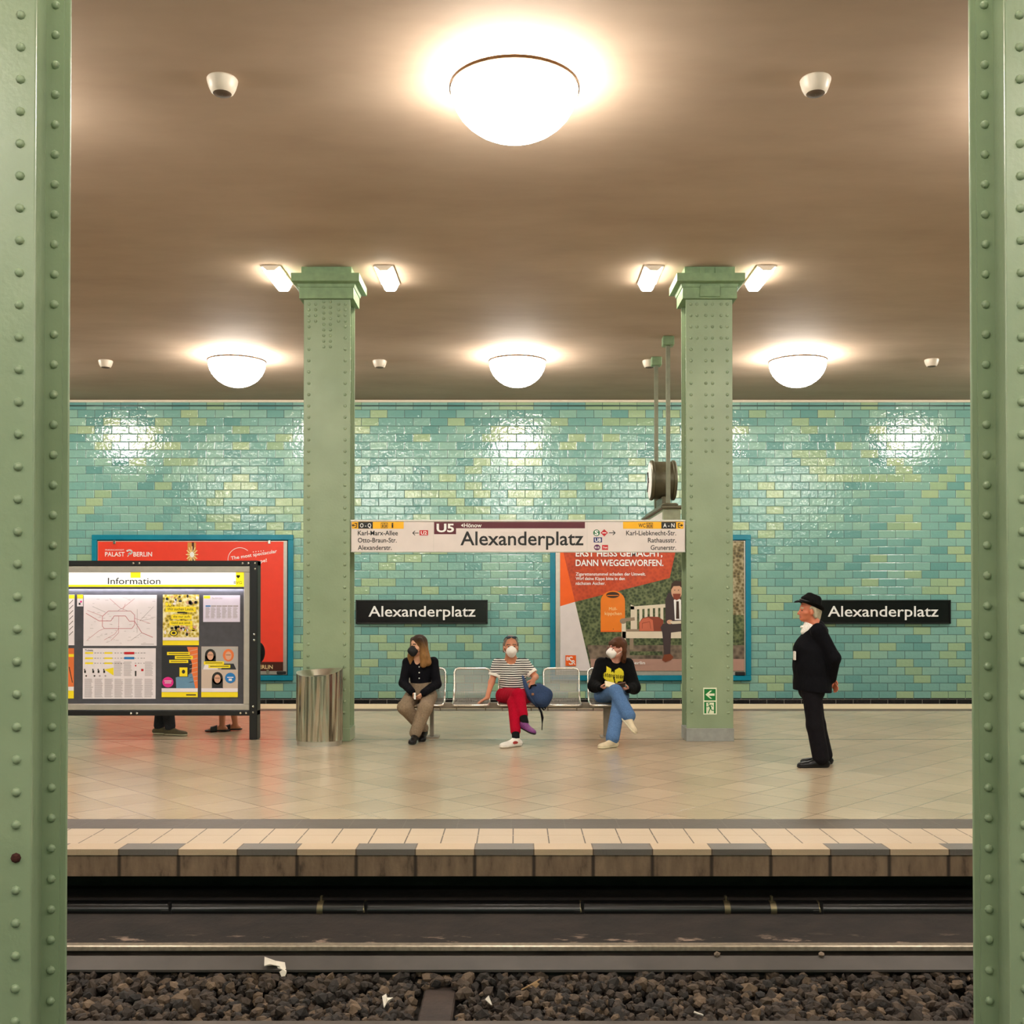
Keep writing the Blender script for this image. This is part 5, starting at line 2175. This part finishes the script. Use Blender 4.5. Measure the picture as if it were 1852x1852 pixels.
M_STRIPE = stripes()
C_RED = cloth('red_trousers', (168, 6, 38))
C_SOCK = cloth('black_sock', (20, 22, 22))
M_WSHOE, M_WSOLE, M_PURP = pm('white_trainer', (232, 226, 216), .6), pm('off_white_rubber', (222, 214, 200), .6), pm('purple_trainer', (112, 50, 112), .6, var=.3, scale=60)
M_HAIR2 = hairmat('grey_hair', (66, 60, 54), (138, 128, 116))
M_REDSPOT = pm('red_logo', (160, 40, 36), .5)
extra_brow[0] = pm('grey_brow', (92, 74, 62), .7)
w2 = person('person in striped T-shirt and red trousers with white mask, sitting on the bench', (PX(926, 12.95), 12.95, 0))
j = dict(hpL=J(911, 1258, 13.0), hpR=J(950, 1258, 13.0), shL=J(900, 1201, 13.04), shR=J(949, 1201, 13.04), neck=J(924, 1192, 13.02),
         elL=J(889, 1234, 13.01), elR=J(968, 1224, 12.98), wrL=J(881, 1262, 12.87), wrR=J(965, 1229, 12.74),
         knL=J(937, 1257, 12.46), knR=J(930, 1271, 12.46), anL=J(949, 1306, 12.22), anR=J(933, 1336, 12.12))
hd = (J(924, 1170, 12.97), V(.10, -1, .02), 1.10)
o, P, hax, ax, sh, hp = body(w2, j, SK2, hd=hd, girth=1.12, neck_r=.058,
                             hands=[(j['wrL'], V(-.75, -.45, -.35), V(0, -.2, -1), -1, dict(curl=.25, thumb=.7)), (j['wrR'], V(-.35, -.3, -.85), V(-.1, .9, -.4), -1, dict(curl=.5, thumb=.7))],
                             feet=[(j['anL'], V(.6, -.75, -.2), V(.0, -.3, -1), .24), (j['anR'], V(-.8, -.6, 0), V(0, 0, -1), .24)])
R, Fw, U = ax
f = Flesh(.006)
torso_cloth(f, ax, sh, hp, j['neck'], .010, belly=.055, girth=1.13)
f.cap(j['shL'] + V(0, 0, .004), j['shR'] + V(0, 0, .004), .062, .062, .04).cap(sh, j['neck'] - V(0, 0, .015), .07, .066, .03)
ends = []
f.trim(hp + U * .035, -U)
for q, e in (('L', .60), ('R', .72)):
    a = j['sh' + q]
    c = j['el' + q]
    p = a + (c - a) * (e + .12)
    f.chain([a, p], [.068, .070], .03)
    d = unit(c - a)
    ends.append((a + (c - a) * e, d))
f.ell(P(0, .03, -.155), V(.062, .08, .045), hax, .012, sub=True)
# sleeve ends
for (p, d) in ends:
    f.ell(p + d * .055, V(.10, .10, .055), [unit(np.cross(d, [0, 1, 0])), unit(np.cross(d, np.cross(d, [0, 1, 0]))), d], .004, sub=True)
M_CUFF = pm('white_cuff', (236, 230, 220), .8)
zz = [(lambda c, p=p, d=d: (np.linalg.norm(c - p, axis=1) < .1) & (((c - p) @ d) > -.022), 1) for p, d in ends]
f.build('striped_shirt', M_STRIPE, w2, zz, [M_CUFF])
f = Flesh(.006)
f.ell(hp + U * .02, V(.185, .135, .12), ax, .04)
for q, e in (('L', .72), ('R', .78)):
    a = j['kn' + q] + (j['an' + q] - j['kn' + q]) * e
    f.chain([j['hp' + q], j['kn' + q]], [.102, .078], .03)
    f.chain([j['kn' + q], a], [.078, .060], .03)
f.build('trousers', C_RED, w2)
f = Flesh(.006)
f.cap(j['anL'], j['knL'] * .36 + j['anL'] * .64, .046, .05)
f.build('sock', C_SOCK, w2)
f = Flesh(.006)
f.cap(j['anR'], j['knR'] * .3 + j['anR'] * .7, .044, .048)
f.build('sock', C_SOCK, w2)
shoe('shoe', w2, j['anL'], V(.6, -.75, -.2), V(0, -.3, -1), M_PURP, M_SOLEBK, .25, .045, .0)['label'] = 'purple trainer with black sole'
an = j['anR']
shoe('shoe', w2, an, V(-.8, -.6, 0), V(0, 0, -1), M_WSHOE, M_WSOLE, .26, .047, .01, [M_REDSPOT],
     [(lambda c: (np.hypot((c[:, 0] - an[0] + .005) / .03, (c[:, 2] - an[2] + .035) / .018) < 1) & (c[:, 1] < an[1]), 1)])['label'] = 'white trainer with red mark'
f = Flesh(.005)
f.ell(P(0, -.024, .042), 1.1 * V(.080, .098, .090), hax, .02)
f.cap(P(0, -.08, .0), P(0, -.07, -.07), .05, .045, .02)
for q in (-1, 1):
    f.cap(P(q * .072, -.02, .03), P(q * .074, -.03, -.05), .02, .016, .02)
f.ell(P(0, .12, .0), 1.1 * V(.070, .105, .125), hax, .012, sub=True)
f.build('hair', M_HAIR2, w2)
mask(w2, P, hax, 1.1, M_MASKW)
f = Flesh(.004)
for q in (-1, 1):
    f.ell(P(q * .034, .068, .108), V(.031, .010, .017), hax, .004)
f.cap(P(-.02, .07, .115), P(.02, .07, .115), .005, .005, .004)
for q in (-1, 1):
    f.cap(P(q * .064, .06, .108), P(q * .084, -.02, .07), .005, .004, .004)
f.build('sunglasses', pm('dark_lens', (40, 52, 62), .15), w2)

# backpack beside that person
C_BLUE, C_STRAP = cloth('blue_canvas', (54, 72, 104), bump=.4), cloth('black_webbing', (18, 18, 22))
bp = thing('backpack', 'dark blue backpack under the hand of the person in red trousers', 'backpack', tuple(J(975, 1270, 12.66)))
c = J(975, 1259, 12.63)
a1 = unit(V(.78, 0, -.62)); a2 = V(0, 1, 0); a3 = unit(np.cross(a1, a2)) * -1
f = Flesh(.006)
f.cap(c - a1 * .055 + a3 * .03, c + a1 * .06 + a3 * .02, .088, .095, .03, (a2, .8))
f.cap(c - a1 * .05 - a3 * .05, c + a1 * .05 - a3 * .06, .085, .088, .04, (a2, .85))
f.ell(c + V(.01, -.055, -.03), V(.075, .04, .075), [a1, a2, a3], .015)
f.build('bag', C_BLUE, bp)
b = MB()
b.tube([J(945, 1222, 12.73), J(950, 1238, 12.66), J(956, 1254, 12.60), J(964, 1268, 12.585), J(972, 1278, 12.6)], [.012, .026, .03, .024, .014], 10)
b.build('shoulder_strap', C_BLUE, bp, smooth=True)
b = MB()
b.tube([J(958, 1246, 12.62), J(961, 1240, 12.585), J(968, 1238.5, 12.58), J(972, 1243, 12.6)], .010, 8)
b.build('handle', C_STRAP, bp, smooth=True)
b = MB()
b.tube([J(974, 1278, 12.6), J(979, 1288, 12.58), J(981, 1298, 12.58), J(980.5, 1308, 12.585), J(980, 1320, 12.585)], [.013, .014, .016, .006, .005], 8)
b.build('loose_strap', C_STRAP, bp, smooth=True)
b = MB()
b.tube([J(977, 1277, 12.6), J(984, 1284, 12.58), J(986.5, 1281, 12.59), J(982, 1274, 12.6)], .010, 8)
b.build('loose_strap', C_STRAP, bp, smooth=True)
b = MB()
p = J(963.5, 1255.4, 12.56)
b.bbox(p[0] - .016, p[0] + .016, p[1] - .012, p[1] + .04, p[2] - .014, p[2] + .014, b=.004)
b.build('leather_patch', pm('tan_leather', (150, 104, 70), .6), bp)

# ---------------- woman in the black sweatshirt
C_BLACK, C_DENIM = cloth('black_sweatshirt', (9, 9, 10)), cloth('blue_denim', (84, 116, 158), var=.22)
M_LOGOY = pm('yellow_print', (226, 208, 30), .7, var=.05)
M_BEIGE, M_CREAM = pm('beige_canvas_shoe', (212, 196, 164), .7), pm('cream_rubber', (232, 222, 190), .6)
M_HAIR3 = hairmat('chestnut_hair', (40, 24, 16), (98, 58, 34))
extra_brow[0] = M_BROW
w3 = person('woman in black sweatshirt with yellow emblem, jeans and white mask, reading on the bench', (PX(1106, 12.95), 12.95, 0))
j = dict(hpL=J(1088, 1258, 13.0), hpR=J(1124, 1258, 13.0), shL=J(1087, 1200, 13.03), shR=J(1135, 1201, 13.03), neck=J(1112, 1192, 13.0),
         elL=J(1075, 1240, 12.90), elR=J(1146, 1243, 12.90), wrL=J(1085, 1244, 12.67), wrR=J(1136, 1247, 12.68),
         knL=J(1113, 1250, 12.46), knR=J(1119, 1270, 12.46), anL=J(1139, 1298, 12.18), anR=J(1107, 1337.5, 12.06))
hd = (J(1116, 1172, 12.94), V(-.88, -.46, -.06), 1.03)
o, P, hax, ax, sh, hp = body(w3, j, SK3, hd=hd, girth=.95,
                             hands=[(j['wrL'], V(.85, -.4, .05), V(.1, .35, .95), 1, dict(curl=.55, thumb=.8, s=.92)), (j['wrR'], V(-.8, -.45, .2), V(-.1, .35, .95), -1, dict(curl=.55, thumb=.8, s=.92))],
                             feet=[(j['anL'], V(.45, -.75, -.5), V(.0, -.55, -.85), .235), (j['anR'], V(-.78, -.62, 0), V(0, 0, -1), .235)])
R, Fw, U = ax
f = Flesh(.005)
torso_cloth(f, ax, sh, hp, j['neck'], .022, belly=.01, girth=.97)
f.cap(j['shL'], j['shR'], .066, .066, .04).cap(sh, j['neck'], .075, .064, .03)
f.trim(hp + U * .02, -U)
for q in 'LR':
    f.chain([j['sh' + q], j['el' + q]], [.075, .082], .03)
    f.chain([j['el' + q], j['wr' + q] + (j['wr' + q] - j['el' + q]) * .0], [.080, .044], .03)
f.ell(P(0, .01, -.15), V(.055, .06, .035), hax, .01, sub=True)
WP = [(1020 + x / 7.125, 1120 + y / 7.125) for x, y in [(553, 607), (610, 640), (612, 690), (632, 672), (650, 700), (660, 655), (712, 628), (748, 642), (776, 682), (778, 765), (760, 805), (705, 800), (672, 830), (655, 800), (640, 818), (575, 805), (525, 772), (505, 735), (515, 700), (548, 682)]]
WP = [(PX(u, 12.87), PZ(v, 12.87)) for u, v in WP]


def in_poly(c, poly):
    x, z = c[:, 0], c[:, 2]
    ins = np.zeros(len(c), bool)
    for (xa, za), (xb, zb) in zip(poly, poly[1:] + poly[:1]):
        m = (za > z) != (zb > z)
        ins ^= m & (x < (xb - xa) * (z - za) / (zb - za + 1e-12) + xa)
    return ins


def emblem(c):
    a = in_poly(c, WP) & (c[:, 1] < 12.98)
    zt, zb_ = PZ(1120 + 696 / 7.125, 12.87), PZ(1120 + 742 / 7.125, 12.87)
    zm = zt - (c[:, 0] - PX(1092, 12.87)) * .12
    band = (c[:, 2] < zm) & (c[:, 2] > zm - (zt - zb_)) & (np.mod(c[:, 0], .0225) > .006) & (np.mod(c[:, 2] + c[:, 0] * .7, .016) > .004)
    wedge = in_poly(c, [(PX(1020 + x / 7.125, 12.87), PZ(1120 + y / 7.125, 12.87)) for x, y in [(632, 740), (650, 745), (668, 830), (648, 812)]])
    return a & ~band & ~wedge


f.build('sweatshirt', C_BLACK, w3, [(emblem, 1)], [M_LOGOY])
for q in (-1, 1):
    b = MB()
    m = sh + R * q * .105
    b.tube([m + Fw * -.04 + U * .062, m + Fw * .05 + U * .064, m + Fw * .125 - U * .01, m + Fw * .155 - U * .13], [.018, .02, .019, .016], 8)
    b.build('rucksack_strap', C_STRAP, w3, smooth=True)
f = Flesh(.006)
f.ell(hp + U * .02, V(.168, .122, .12), ax, .04)
for q, e in (('L', .92), ('R', .95)):
    a = j['kn' + q] + (j['an' + q] - j['kn' + q]) * e
    f.chain([j['hp' + q], j['kn' + q]], [.096, .078], .03)
    f.chain([j['kn' + q], a], [.078, .079], .03)
f.build('jeans', C_DENIM, w3)
shoe('shoe', w3, j['anL'], V(.45, -.75, -.5), V(0, -.55, -.85), M_BEIGE, M_CREAM, .245, .044, .02)
shoe('shoe', w3, j['anR'], V(-.78, -.62, 0), V(0, 0, -1), M_BEIGE, M_CREAM, .245, .044, .04)
f = Flesh(.005)
s = 1.03
f.ell(P(0, -.022, .040), s * V(.087, .104, .096), hax, .02)
f.cap(P(0, -.075, .02), P(0, -.075, -.15), .066, .048, .03, (hax[1], .7))
f.chain([P(.070, -.03, .05), P(.088, -.02, -.04), P(.080, -.005, -.17)], [.035, .034, .024], .02)
f.chain([P(-.070, -.035, .05), P(-.086, -.045, -.03), P(-.08, -.045, -.13)], [.03, .026, .022], .02)
f.cap(P(-.05, .060, .066), P(.05, .060, .066), .022, .022, .025)
f.cap(P(-.045, .076, .048), P(.045, .076, .048), .012, .012, .02)
f.ell(P(0, .125, -.055), s * V(.066, .10, .105), hax, .012, sub=True)
f.ell(P(-.09, .02, -.01), s * V(.022, .034, .05), hax, .01, sub=True)
f.build('hair', M_HAIR3, w3)
mask(w3, P, hax, s, M_MASKW)
b = MB()
for q in (-1, 1):
    cc = P(q * .033, .098, .004)
    ring_ = [cc + hax[0] * .026 * math.cos(a) + hax[2] * .020 * math.sin(a) for a in [2 * math.pi * k / 16 for k in range(16)]]
    b.tube(ring_, .0028, 6, closed=True)
    b.tube([P(q * .058, .095, .01), P(q * .078, -.005, .008)], .0026, 6)
b.tube([P(-.008, .102, .006), P(.008, .102, .006)], .0026, 6)
b.build('spectacles', pm('red_brown_rim', (130, 40, 40), .4), w3)
bk = tag(bpy.data.objects.new('book', None), 'open book held by the woman in the black sweatshirt', 'book')
COL.objects.link(bk)
bc = J(1112, 1240.5, 12.565)
bk.location = Vector(bc)
M_PAGE, M_COVER = pm('cream_pages', (238, 226, 190), .8, var=.04), pm('brown_book_cover', (96, 66, 48), .6)
for q, m, nm in ((-1, M_PAGE, 'pages'), (1, M_COVER, 'cover')):
    b = MB()
    d = V(q * .92, -.18, .22 if q < 0 else .16)
    d = unit(d) * .125
    e = unit(V(0, -.75 if q > 0 else .62, .66 if q > 0 else .55)) * .085
    nn = unit(np.cross(d, e)) * .009
    p0 = bc - e * .5
    pts = [p0 - nn, p0 + d - nn, p0 + d + e - nn, p0 + e - nn, p0 + nn, p0 + d + nn, p0 + d + e + nn, p0 + e + nn]
    b.add(pts, [(0, 3, 2, 1), (4, 5, 6, 7), (0, 1, 5, 4), (1, 2, 6, 5), (2, 3, 7, 6), (3, 0, 4, 7)])
    b.build(nm, m, bk)

# ---------------- man in the black hat
C_SUIT, C_SUIT2 = cloth('black_suit', (11, 11, 16), var=.1), cloth('dark_pinstripe', (20, 18, 22), var=.12)
M_SHIRT, M_FELT = cloth('white_shirt', (232, 226, 218)), cloth('black_felt', (12, 12, 12), bump=.5)
M_HAIR4 = hairmat('white_hair', (120, 108, 86), (214, 202, 172))
extra_brow[0] = M_HAIR4
w4 = person('elderly man in black hat and dark suit standing in profile with hands behind his back', (PX(1478, 10.72), 10.72, 0))
ya_, yb2 = 10.62, 10.83
j = dict(hpL=J(1467, 1248, ya_ + .01), hpR=J(1467, 1248, yb2 - .01), shL=J(1480, 1140, 10.555), shR=J(1480, 1140, 10.895), neck=J(1472, 1127, 10.725),
         elL=J(1508, 1190, 10.52), elR=J(1506, 1190, 10.93), wrL=J(1503, 1229, 10.64), wrR=J(1502, 1230, 10.80),
         knL=J(1473, 1312, ya_), knR=J(1477, 1310, yb2), anL=J(1484, 1372, ya_), anR=J(1490, 1366.3, yb2))
hd = (J(1462, 1105, 10.725), V(-1, -.05, .03), 1.0)
o, P, hax, ax, sh, hp = body(w4, j, SK4, hd=hd, girth=1.08, neck_r=.056,
                             hands=[(j['wrL'], V(.25, .55, -.7), V(-.75, .5, .1), 1, dict(curl=.8, thumb=.6)), (j['wrR'], V(.35, -.5, -.75), V(-.75, -.5, .1), -1, dict(curl=.5, thumb=.6))],
                             feet=[(j['anL'], V(-1, -.05, 0), V(0, 0, -1), .26), (j['anR'], V(-1, .05, 0), V(0, 0, -1), .26)])
R, Fw, U = ax
Fw = unit(V(-1, 0, 0) - U * (V(-1, 0, 0) @ U))
ax = [R, Fw, U]
f = Flesh(.006)
f.chain([J(1474, 1152, 10.725), J(1468.5, 1176, 10.725), J(1468, 1204, 10.725), J(1468.5, 1240, 10.725), J(1469, 1268, 10.725)], [.125, .176, .180, .178, .186], .05, (V(0, 1, 0), 1.14))
f.cap(j['shL'] - V(0, 0, .012), j['shR'] - V(0, 0, .012), .066, .066, .05).cap(sh, J(1479, 1131, 10.725), .09, .062, .04)
f.trim(J(1468, 1251, 10.6), V(-.08, 0, -1))
f.ell(P(0, .055, -.155), V(.045, .055, .058), hax, .012, sub=True)
for q in 'LR':
    f.chain([j['sh' + q], j['el' + q], j['wr' + q] + (j['el' + q] - j['wr' + q]) * .06], [.074, .064, .050], .03)
jk = f.build('jacket', C_SUIT, w4)
f = Flesh(.005)
f.cap(P(0, -.02, -.135), P(0, -.015, -.19), .062, .07, .02)
f.cap(P(0, .012, -.165), P(0, .045, -.215), .034, .030, .02)
f.ell(P(0, .062, -.165), V(.022, .018, .016), hax, .008)
f.cut(P(0, -.01, -.128), V(.45, 0, 1))
f.build('shirt', M_SHIRT, w4)
b = MB()
fr = hp + (sh - hp) * .72
for z, dz, dx in ((PZ(1186, 10.6), .10, 0),):
    x = PX(1437.4, 10.6)
    b.bbox(x - .004, x + .012, 10.60, 10.66, z - .045, z + .045, b=.004)
b.build('pocket_paper', M_SHIRT, w4)
f = Flesh(.006)
f.ell(hp + V(0, 0, -.01), V(.165, .12, .11), ax, .04)
for q in 'LR':
    a = j['kn' + q] + (j['an' + q] - j['kn' + q]) * .96
    f.chain([j['hp' + q], j['kn' + q]], [.098, .082], .03)
    f.chain([j['kn' + q], a], [.084, .084], .03)
f.build('trousers', C_SUIT2, w4)
shoe('shoe', w4, j['anL'], V(-1, -.05, 0), V(0, 0, -1), M_SHOEBK, M_SOLEBK, .285, .046, .02)
shoe('shoe', w4, j['anR'], V(-1, .05, 0), V(0, 0, -1), M_SHOEBK, M_SOLEBK, .285, .046, .02)
f = Flesh(.005)
f.ell(P(0, -.035, .02), V(.084, .092, .085), hax, .02)
f.cap(P(0, -.085, -.01), P(0, -.085, -.065), .052, .042, .02)
for q in (-1, 1):
    f.cap(P(q * .072, -.04, .01), P(q * .068, -.055, -.055), .024, .02, .02)
f.ell(P(0, .10, .0), V(.10, .11, .14), hax, .01, sub=True)
for q in (-1, 1):
    f.ell(P(q * .085, -.006, -.01), V(.02, .026, .04), hax, .008, sub=True)
f.build('hair', M_HAIR4, w4)
# hat: brim dips at the back and its front edge turns down
tl = math.radians(22)
hF = unit(hax[1] * math.cos(tl) + hax[2] * math.sin(tl))
hU = unit(np.cross(hax[0], hF))
hc = P(0, -.010, .058)
f = Flesh(.005)
hx = [hax[0], hF, hU]
f.ell(hc + hU * .035, V(.089, .110, .062), hx, .02)
f.cap(hc + hF * -.035 + hU * .072, hc + hF * .03 + hU * .086, .062, .046, .03)
f.ell(hc + hU * .150 + hF * .0, V(.016, .08, .024), hx, .03, sub=True)
for q in (-1, 1):
    f.ell(hc + hU * .12 + hF * .085 + hax[0] * q * .055, V(.022, .03, .03), hx, .03, sub=True)
f.cut(hc - hU * .004, -hU)
hat = f.build('hat_crown', M_FELT, w4)
b = MB()
v, fc = [], []
NR, NA = 6, 40
for i in range(NR):
    for k in range(NA):
        a = 2 * math.pi * k / NA
        q = .75 + .25 * i / (NR - 1)
        rr, ff = .128 * q * math.cos(a), .155 * q * math.sin(a)
        lift = .03 * abs(math.cos(a)) ** 2 * ((q - .75) / .25) - (.03 if math.sin(a) > 0 else -.014) * abs(math.sin(a)) * ((q - .75) / .25) ** 2
        p = hc + hax[0] * rr + hF * ff + hU * (lift + .004)
        v.append(p)
NV = len(v)
v += [p - hU * .011 for p in v]
for i in range(NR - 1):
    for k in range(NA):
        k2 = (k + 1) % NA
        fc.append((i * NA + k, i * NA + k2, (i + 1) * NA + k2, (i + 1) * NA + k))
        fc.append((NV + i * NA + k, NV + (i + 1) * NA + k, NV + (i + 1) * NA + k2, NV + i * NA + k2))
for i in (0, NR - 1):
    for k in range(NA):
        k2 = (k + 1) % NA
        fc.append((i * NA + k, NV + i * NA + k, NV + i * NA + k2, i * NA + k2))
b.add(v, fc)
b.build('hat_brim', M_FELT, w4, smooth=60)
b = MB()
ringb = [hc + hU * .016 + hax[0] * .0885 * math.cos(a) + hF * .1085 * math.sin(a) for a in [2 * math.pi * k / 32 for k in range(32)]]
b.tube(ringb, .011, 6, closed=True)
b.build('hat_band', pm('grosgrain_band', (14, 14, 16), .35), w4, smooth=True)

# ---------------- two people standing behind the information board
C_DARKJ, C_TEE, C_SHORT = cloth('dark_jeans', (52, 54, 60)), cloth('grey_tee', (120, 118, 112)), cloth('olive_shorts', (92, 88, 66))
M_SUEDE, M_SANDAL = pm('olive_suede', (98, 88, 64), .8), pm('black_sandal', (26, 24, 24), .5)
C_PACKB = cloth('black_pack', (20, 20, 22))
extra_brow[0] = M_BROW
for lab_, uL, uR, Y, face, kind in (('person standing behind the information board, only dark jeans and olive shoes showing', 286, 311, 13.18, 1, 'jeans'),
                                    ('person standing behind the information board, only bare shins and black sandals showing', 405, 424, 13.55, -1, 'shorts')):
    xl, xr = PX(uL, Y), PX(uR, Y)
    xm = (xl + xr) / 2
    w = person(lab_, (xm, Y, 0))
    d = V(face, -.25, 0)
    j = dict(hpL=V(xm - .05 * face * 0 + .0, Y - .09, .90), hpR=V(xm, Y + .09, .90), shL=V(xm, Y - .18, 1.42), shR=V(xm, Y + .18, 1.42), neck=V(xm + .01 * face, Y, 1.49),
             elL=V(xm - .02 * face, Y - .24, 1.14), elR=V(xm - .02 * face, Y + .24, 1.14), wrL=V(xm + .06 * face, Y - .24, .90), wrR=V(xm + .06 * face, Y + .24, .90),
             knL=V((xm + xl) / 2 + .03 * face, Y - .08, .48), knR=V((xm + xr) / 2 + .03 * face, Y + .08, .48), anL=V(xl, Y - .06, .088), anR=V(xr, Y + .06, .088))
    if kind == 'jeans':
        j['anL'], j['anR'] = V(xl, Y + .05, .088), V(xr, Y - .04, .088)
        j['knL'], j['knR'] = V((xm + xl) / 2, Y + .07, .48), V((xm + xr) / 2, Y - .07, .48)
        j['hpL'], j['hpR'] = j['hpR'], j['hpL']
    hd = (V(xm + .02 * face, Y, 1.61), V(face, -.1, 0), 1.0)
    o, P, hax, ax, sh, hp = body(w, j, SK2, hd=hd,
                                 hands=[(j['wrL'], V(.1 * face, 0, -1), V(0, 1, 0), face, dict(curl=.4)), (j['wrR'], V(.1 * face, 0, -1), V(0, -1, 0), -face, dict(curl=.4))],
                                 feet=[(j['anL'], d, V(0, 0, -1), .24), (j['anR'], d, V(0, 0, -1), .24)])
    f = Flesh(.008)
    R_, F_, U_ = unit(j['shR'] - j['shL']), V(face, 0, 0), V(0, 0, 1)
    x3 = [R_, F_, U_]
    f.ell(hp + V(0, 0, .1), V(.175, .125, .14), x3, .05).ell(hp + (sh - hp) * .7, V(.18, .125, .2), x3, .05)
    f.cap(j['shL'], j['shR'], .06, .06, .04)
    for q in 'LR':
        f.cap(j['sh' + q], j['sh' + q] * .4 + j['el' + q] * .6, .066, .062, .03)
    f.cut(hp + V(0, 0, .0), V(0, 0, -1))
    f.build('t_shirt', C_TEE, w)
    f = Flesh(.007)
    f.ell(hp + V(0, 0, .01), V(.17, .125, .12), x3, .04)
    for q in 'LR':
        if kind == 'jeans':
            f.chain([j['hp' + q], j['kn' + q], j['kn' + q] * .07 + j['an' + q] * .93], [.10, .08, .066], .03)
        else:
            f.chain([j['hp' + q], j['kn' + q]], [.105, .095], .03)
    f.build('jeans' if kind == 'jeans' else 'shorts', C_DARKJ if kind == 'jeans' else C_SHORT, w)
    for q in 'LR':
        if kind == 'jeans':
            shoe('shoe', w, j['an' + q], d, V(0, 0, -1), M_SUEDE, M_CREAM, .27, .046, .02)
        else:
            s_ = thing('sandal', '', '', (0, 0, 0))
            bpy.data.objects.remove(s_)
            f = Flesh(.005)
            foot(f, j['an' + q] + V(0, 0, -.004), d, V(0, 0, -1), .25, .05)
            f.cut(j['an' + q] + V(0, 0, -.080), V(0, 0, -1))
            f.cut(j['an' + q] + V(0, 0, -.060), V(0, 0, 1))
            so = f.build('sandal', M_SANDAL, w)
            dd = unit(d)
            f = Flesh(.005)
            foot(f, j['an' + q] + V(0, 0, .004), d, V(0, 0, -1), .245, .05)
            f.cut(j['an' + q] + dd * .145, dd)
            f.cut(j['an' + q] + dd * .06, -dd)
            f.build('strap', M_SANDAL, so)
    f = Flesh(.007)
    f.ell(P(0, -.025, .04), V(.084, .10, .092), hax, .02)
    f.ell(P(0, .12, -.01), V(.07, .105, .125), hax, .012, sub=True)
    f.build('hair', M_HAIR3, w)
    if kind == 'shorts':
        pk = thing('backpack', 'black backpack peeking out past the post of the information board', 'backpack', (xm + .26, Y, .9))
        f = Flesh(.008)
        f.cap(V(xm + .245, Y, .98), V(xm + .235, Y, 1.22), .13, .11, .03, (V(0, 1, 0), 1.2))
        f.ell(V(xm + .375, Y, 1.01), V(.085, .12, .14), None, .03)
        f.build('bag', C_PACKB, pk)
        for q in (-1, 1):
            b = MB()
            b.tube([V(xm + .12, Y + q * .11, 1.33), V(xm, Y + q * .12, 1.485), V(xm - .13, Y + q * .115, 1.38), V(xm - .145, Y + q * .12, 1.2), V(xm + .1, Y + q * .15, 1.0)], .016, 8)
            b.build('shoulder_strap', C_PACKB, pk, smooth=True)
